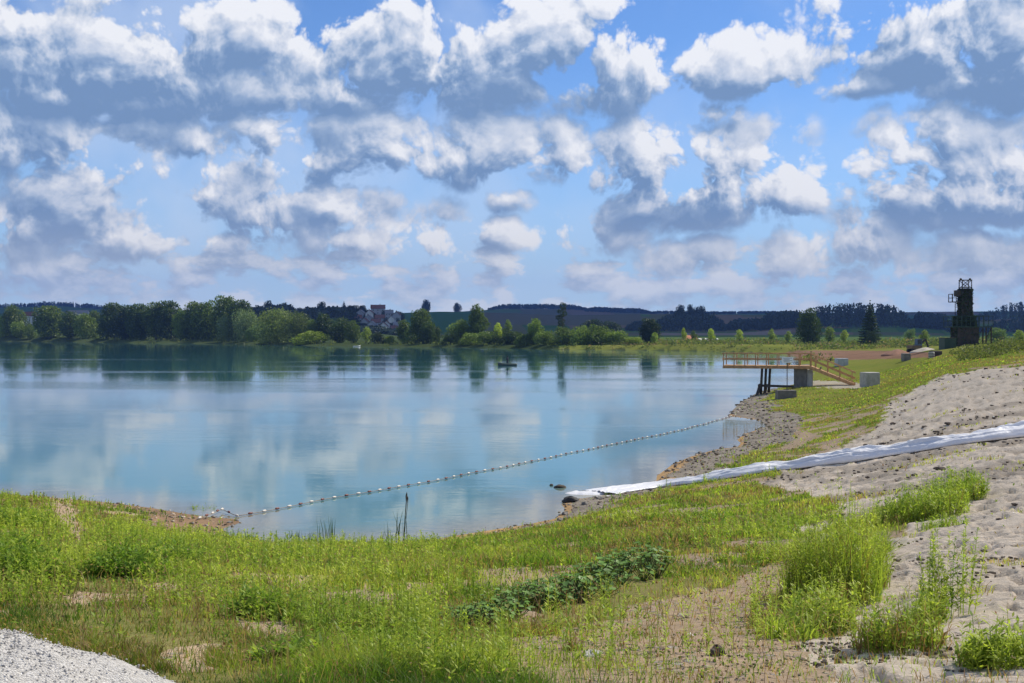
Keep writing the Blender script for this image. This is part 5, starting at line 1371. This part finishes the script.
def stalks(root, h, rng, w, nl, ls, hue, lean=.18, spread=.22):
    """upright stems, each with small leaves along it"""
    n = len(root); a = rng.uniform(0, 6.283, n); l = rng.uniform(0, lean, n) * h
    tip = root + np.stack([np.cos(a) * l, np.sin(a) * l, h], 1)
    b = rng.uniform(0, 6.283, n); f = np.stack([np.cos(b), np.sin(b), np.zeros(n)], 1) * (w * .5)[:, None]
    V = np.stack([root - f, root + f, tip + f * .4, tip - f * .4], 1).reshape(-1, 3); Q = np.arange(n)[:, None] * 4 + np.array([[0, 1, 2, 3]])
    t = np.clip(hue * 1.3 - .15 + rng.normal(0, .2, n), 0, 1); col = lerp3((.13, .23, .028), (.42, .48, .075), t)
    out = [(V, Q, None, np.repeat(col * .8, 4, 0))]
    q = rng.uniform(.12, 1.0, (n, nl)); P = (root[:, None] * (1 - q[..., None]) + tip[:, None] * q[..., None]).reshape(-1, 3)
    az = rng.uniform(0, 6.283, n * nl); sz = np.repeat(ls, nl) * rng.uniform(.6, 1.3, n * nl) * (1.15 - .5 * q.ravel()); r = np.repeat(h, nl)
    d = np.stack([np.cos(az), np.sin(az), rng.uniform(.1, 1.1, n * nl)], 1); d /= np.linalg.norm(d, axis=1)[:, None]
    sidev = np.stack([-np.sin(az), np.cos(az), rng.uniform(-.3, .3, n * nl)], 1)
    s = sz[:, None]
    V = np.stack([P, P + d * s * .55 + sidev * s * .17, P + d * s * 1.25 - np.array([0, 0, .12]) * s, P + d * s * .55 - sidev * s * .17], 1).reshape(-1, 3)
    Q = np.arange(n * nl)[:, None] * 4 + np.array([[0, 1, 2, 3]])
    c = np.repeat(col, nl, 0) * rng.uniform(.7, 1.3, n * nl)[:, None]
    out.append((V, Q, None, np.repeat(c, 4, 0))); return out
def clump(name, px, py, rad, h, n, label, cat, seed, hue=(.3, .8), nl=16, ls=.06, lean=.25, dry=0.0, width=.007, grassy=0.0, sq=1.0, w2=None):
    """one bushy plant: many stems from one root, drawn as stems (with leaves) and grass-like blades"""
    rng = np.random.default_rng(seed); G = ground(px, py, 3, 60)
    t = thing(name, label, cat, G)
    def spot(k):
        a = rng.uniform(0, 6.283, k); q = np.sqrt(rng.uniform(0, 1, k)) * rad; X = q * np.cos(a); Yv = q * np.sin(a) * sq
        z = land(G.x + X, G.y + Yv) - G.z; return np.stack([X, Yv, z - .02], 1), q / rad
    ns = int(n * (1 - grassy))
    if ns:
        p, q = spot(ns); hh = h * rng.uniform(.45, 1.08, ns) * (1.05 - .45 * q ** 2)
        parts = stalks(p, hh, rng, np.full(ns, width), nl, np.full(ns, ls), rng.uniform(*hue, ns), lean)
        me = join(parts, 'stems', None); link('stems', me, M['grass'], t)
    ng = n - ns if grassy else 0
    if ng:
        ng *= 4; p, q = spot(ng); hh = h * rng.uniform(.3, 1.0, ng) * (1.0 - .4 * q ** 2)
        tt = rng.uniform(*hue, ng); col = lerp3((.12, .22, .025), (.40, .48, .07), tt)
        dm = rng.uniform(0, 1, ng) < dry; col = np.where(dm[:, None], lerp3((.32, .22, .10), (.20, .10, .05), rng.uniform(0, 1, ng)), col)
        link('blades', join([blades(p, hh, np.full(ng, w2 or width), rng.uniform(.1, .6 + lean, ng), rng, col)], 'blades', None), M['grass'], t)
    return t
def make_plants():
    # the thick bright stand beside the sand
    for px, py, rad, h, n, lab, s in ((838,602,.40,1.16,330,'tallest bright green weed clump in the middle of the stand beside the sand',1),
                                  (860,588,.30,1.08,210,'bright green weed clump at the sand side of the tall stand',2),
                                  (812,600,.32,.86,190,'yellow green weed clump at the left side of the tall stand',3),
                                  (850,562,.42,.74,220,'bright green weed clump behind the tallest one in the stand',4),
                                  (822,632,.26,.46,120,'leafy weed clump with reddish base in front of the tall stand',5),
                                  (790,560,.55,.42,170,'thin yellowish weed clump left of the tall stand',9)):
        clump('tall_weeds', px, py, rad, h, n, lab, 'weeds', s, (.35, 1.0), 18, .055, .16, .2, .006, .55)
    clump('grass_tuft', 790, 640, .20, .32, 60, 'arching bright green grass tuft in front of the tall stand', 'grass tuft', 11, (.4, .9), 8, .05, .7, .05, .012, .8)
    clump('grass_tuft', 878, 551, .20, .34, 70, 'dark green grass tuft at the right edge of the tall stand', 'grass tuft', 12, (.0, .3), 8, .05, .5, .05, .010, .8)
    clump('leafy_weeds', 924, 517, .75, .75, 300, 'round bushy green weed clump below the white plastic', 'weeds', 13, (.3, .8), 16, .09, .25, .15, .010, .5)
    clump('leafy_weeds', 955, 500, .60, .65, 230, 'second bushy weed clump nearer the sand below the white plastic', 'weeds', 14, (.2, .8), 16, .09, .25, .1, .010, .4)
    clump('leafy_weeds', 893, 523, .6, .42, 160, 'low reddish green weed clump left of the bushy one', 'weeds', 15, (.2, .7), 12, .07, .3, .5, .010, .6)
    clump('grass_tuft', 942, 527, .38, .26, 80, 'low flat green tuft alone on the sand slope', 'grass tuft', 16, (.2, .6), 10, .06, .6, .1, .009, .5)
    clump('leafy_weeds', 900, 650, .27, .44, 200, 'reddish green weed clump at the edge of the sand near the bottom', 'weeds', 17, (.2, .8), 14, .05, .3, .5, .006, .6)
    clump('leafy_weeds', 930, 626, .15, .40, 80, 'bright green weed clump at the foot of the tall stalks', 'weeds', 18, (.4, .9), 14, .05, .2, .1, .006, .4)
    clump('leafy_weeds', 1010, 668, .26, .30, 130, 'bright leafy weed clump in the bottom right corner', 'weeds', 19, (.4, .9), 14, .06, .4, .1, .008, .3)
    clump('tall_stalks', 938, 618, .13, .92, 14, 'left bunch of tall thin leafy stalks on the sand', 'tall weed', 20, (.4, .9), 80, .048, .12, 0, .008, 0)
    clump('tall_stalks', 962, 614, .12, .92, 9, 'right bunch of tall thin leafy stalks casting a shadow on the sand', 'tall weed', 22, (.25, .7), 80, .046, .16, 0, .008, 0)
    clump('dry_tuft', 572, 652, .06, .20, 26, 'small dry tan grass tuft on the bare soil', 'grass tuft', 23, (.3, .5), 4, .02, .3, 1.0, .005, .9)
    clump('dark_weeds', 128, 578, .40, .42, 150, 'dark green leafy weed clump in the left meadow', 'weeds', 24, (.0, .25), 16, .08, .3, .0, .008, .1)
    clump('dark_weeds', 172, 566, .40, .36, 130, 'second dark weed clump right of the leafy one in the left meadow', 'weeds', 25, (.0, .35), 16, .07, .3, .2, .008, .2)
    clump('dark_weeds', 16, 580, .45, .50, 170, 'dark green weed clump at the left edge of the meadow', 'weeds', 26, (.0, .4), 16, .08, .3, .0, .008, .1)
    clump('dark_weeds', 262, 618, .26, .30, 110, 'grey green leafy herb above the small bare patch', 'weeds', 27, (.0, .35), 14, .06, .4, .0, .007, .0)
    clump('dark_weeds', 292, 663, .22, .16, 70, 'low broad leaved green herb near the bottom left of centre', 'weeds', 28, (.1, .5), 12, .08, .8, .0, .008, .0)
    clump('dark_weeds', 18, 528, .6, .50, 120, 'tall green herb standing up at the far left of the bank', 'weeds', 29, (.1, .5), 16, .10, .2, .0, .012, .1)
    clump('dark_weeds', 205, 487 + 21, .6, .28, 110, 'low dark grass tuft on the gravel spit at left', 'weeds', 30, (.1, .5), 10, .08, .3, .1, .012, .6)
    # bulrush and reeds in the shallows
    rng = np.random.default_rng(40)
    for nm, px, py, hh, k, lab in (('bulrush', 401, 546, 1.5, 4, 'tall dark bulrush plant standing at the water edge'), ('bulrush', 389, 548, .75, 3, 'shorter reed clump just left of the tall bulrush'), ('reed', 326, 545, 1.0, 5, 'leafy reed plant at the water edge left of the bulrush'), ('reed', 312, 546, .6, 5, 'small reed tuft left of the leafy reed plant'), ('reed', 296, 545, .55, 4, 'few thin reed stems at the left of the small bay')):
        G = ground(px, py, 20, 50); t = thing(nm, lab, 'reed', (G.x, G.y, max(G.z, -.05)))
        p = np.stack([rng.normal(0, .12, k * 3), rng.normal(0, .10, k * 3), np.full(k * 3, -.05)], 1)
        h = hh * rng.uniform(.6, 1.0, k * 3); col = np.tile(np.array([[.035, .065, .02]]), (k * 3, 1)) * rng.uniform(.7, 1.5, k * 3)[:, None]
        link('leaves', join([blades(p, h, np.full(k * 3, .022), rng.uniform(.03, .25, k * 3), rng, col)], 'leaves', None), M['grass'], t)
        if nm == 'bulrush' and hh > 1:
            for i in range(3):
                x, y = rng.normal(0, .1, 2); z = hh * rng.uniform(.75, .97); MB().tube([(x * .3, y * .3, 0), (x, y, z), (x, y, z + .14), (x, y, z + .2)], [.006, .008, .02, .004], 7).build('seed_head', M['oldwood'], t, True)
    # the row of broad leaved plants
    rng = np.random.default_rng(55); rr = random.Random(5)
    row = []
    for i in range(46):
        f = (i + rr.uniform(-.3, .3)) / 45; px = 452 + (658 - 452) * f; py = np.interp(px, [455, 520, 590, 625, 660], [638, 621, 602, 592, 586]) - rr.uniform(0, 12 + 12 * f)
        row.append((px, py, .55 + .6 * f))
    for px, py, s in row:
        G = ground(px, py, 6, 25); t = thing('burdock', 'broad leaved dark green plant in the leafy row above the bare soil', 'leafy plant', G, 0, 'broad leaved plants in the row')
        n = 30; b = MB(); cols = []; st = MB()
        for i in range(n):
            a = rr.uniform(0, 6.28); L = rr.uniform(.03, .22) * s; hz = rr.uniform(.06, .27) * s; sz = rr.uniform(.026, .056) * s
            c = Vector((math.cos(a) * L, math.sin(a) * L, hz)); d = Vector((math.cos(a), math.sin(a), rr.uniform(-.5, .25))).normalized(); sd_ = Vector((-math.sin(a), math.cos(a), rr.uniform(-.3, .3))); up = d.cross(sd_)
            pr = [(-.55, 0), (-.7, .45), (-.1, .72), (.55, .42), (1.0, 0), (.55, -.42), (-.1, -.72), (-.7, -.45)]
            vs = [c + up * .0] + [c + d * (u * sz) + sd_ * (v * sz) + up * (abs(v) * sz * .28) for u, v in pr]
            b.add(vs, [(0, k + 1, (k + 1) % 8 + 1) for k in range(8)])
            cc = np.array((.095, .185, .035)) * rr.uniform(.65, 1.35) if rr.random() > .1 else np.array((.17, .19, .04)); cols += [cc] * 9
            st.bar((0, 0, -.03), tuple(c), .006)
        me = np_mesh('leaves', np.array(b.v), np.array(b.f), np.array(cols)); link('leaves', me, M['burdock'], t)
        st.build('stalks', M['stalk'], t)
# ------------------------------------------------------------------ build
M = {}
def make_haze():
    b = MB(); b.box((0, 2500, 150), (9000, 8000, 316))
    m, t = new_mat('haze'); v = t.node('ShaderNodeVolumePrincipled', {'Color': (.22, .42, 1.0), 'Density': HAZE, 'Anisotropy': .2}, 0)
    t.l.new(v, t.out.inputs['Volume']); o = b.build('haze', m); tag(o, kind='stuff')
def make_cloud():
    # a heavy cloud overhead, beyond the top of the picture: the village and the hills lie in its shade
    H = 2500.0; k = H / math.tan(SUN_EL); ox, oy = math.sin(SUN_AZ) * k, math.cos(SUN_AZ) * k
    b = MB(); rr = random.Random(8)
    for i in range(9):
        for j in range(6):
            x = -2500 + 5600 * i / 8 + rr.uniform(-150, 150); y = 1330 + 2900 * j / 5 + rr.uniform(-60, 120)
            b.blob((x + ox, y + oy, H + 120), rr.uniform(400, 480), i * 7 + j, 20, 12, .16, (1.1, 1.0, .6))
    m, t = new_mat('cloud_white'); t.l.new(t.node('ShaderNodeBsdfDiffuse', {'Color': (.9, .9, .92)}), t.out.inputs[0])
    o = b.build('cloud', m, None, True); tag(o, kind='structure')
HAZE = 0.00008
make_sky(); make_camera(); make_mats()
M['mudheap'] = mat('red_brown_soil', (.20, .10, .06), (.14, .075, .05), 1.5, .95, .4); M['paleheap'] = mat('pale_gravel', (.38, .34, .29), (.28, .25, .21), 1.5, .95, .4)
M['burdock'] = leaf_mat('broad_leaves', .30, gloss=.035); M['stalk'] = mat('green_stalk', (.10, .13, .04), None, 8, .7)
make_ground(); make_trees(); make_woods(); make_houses()
make_jetty(); make_blocks(); make_tower(); make_excavator()
make_boats(); make_buoys(); make_sheet(); make_heap(); make_stones(); make_litter()
make_grass(); make_plants()
make_haze()
make_cloud()
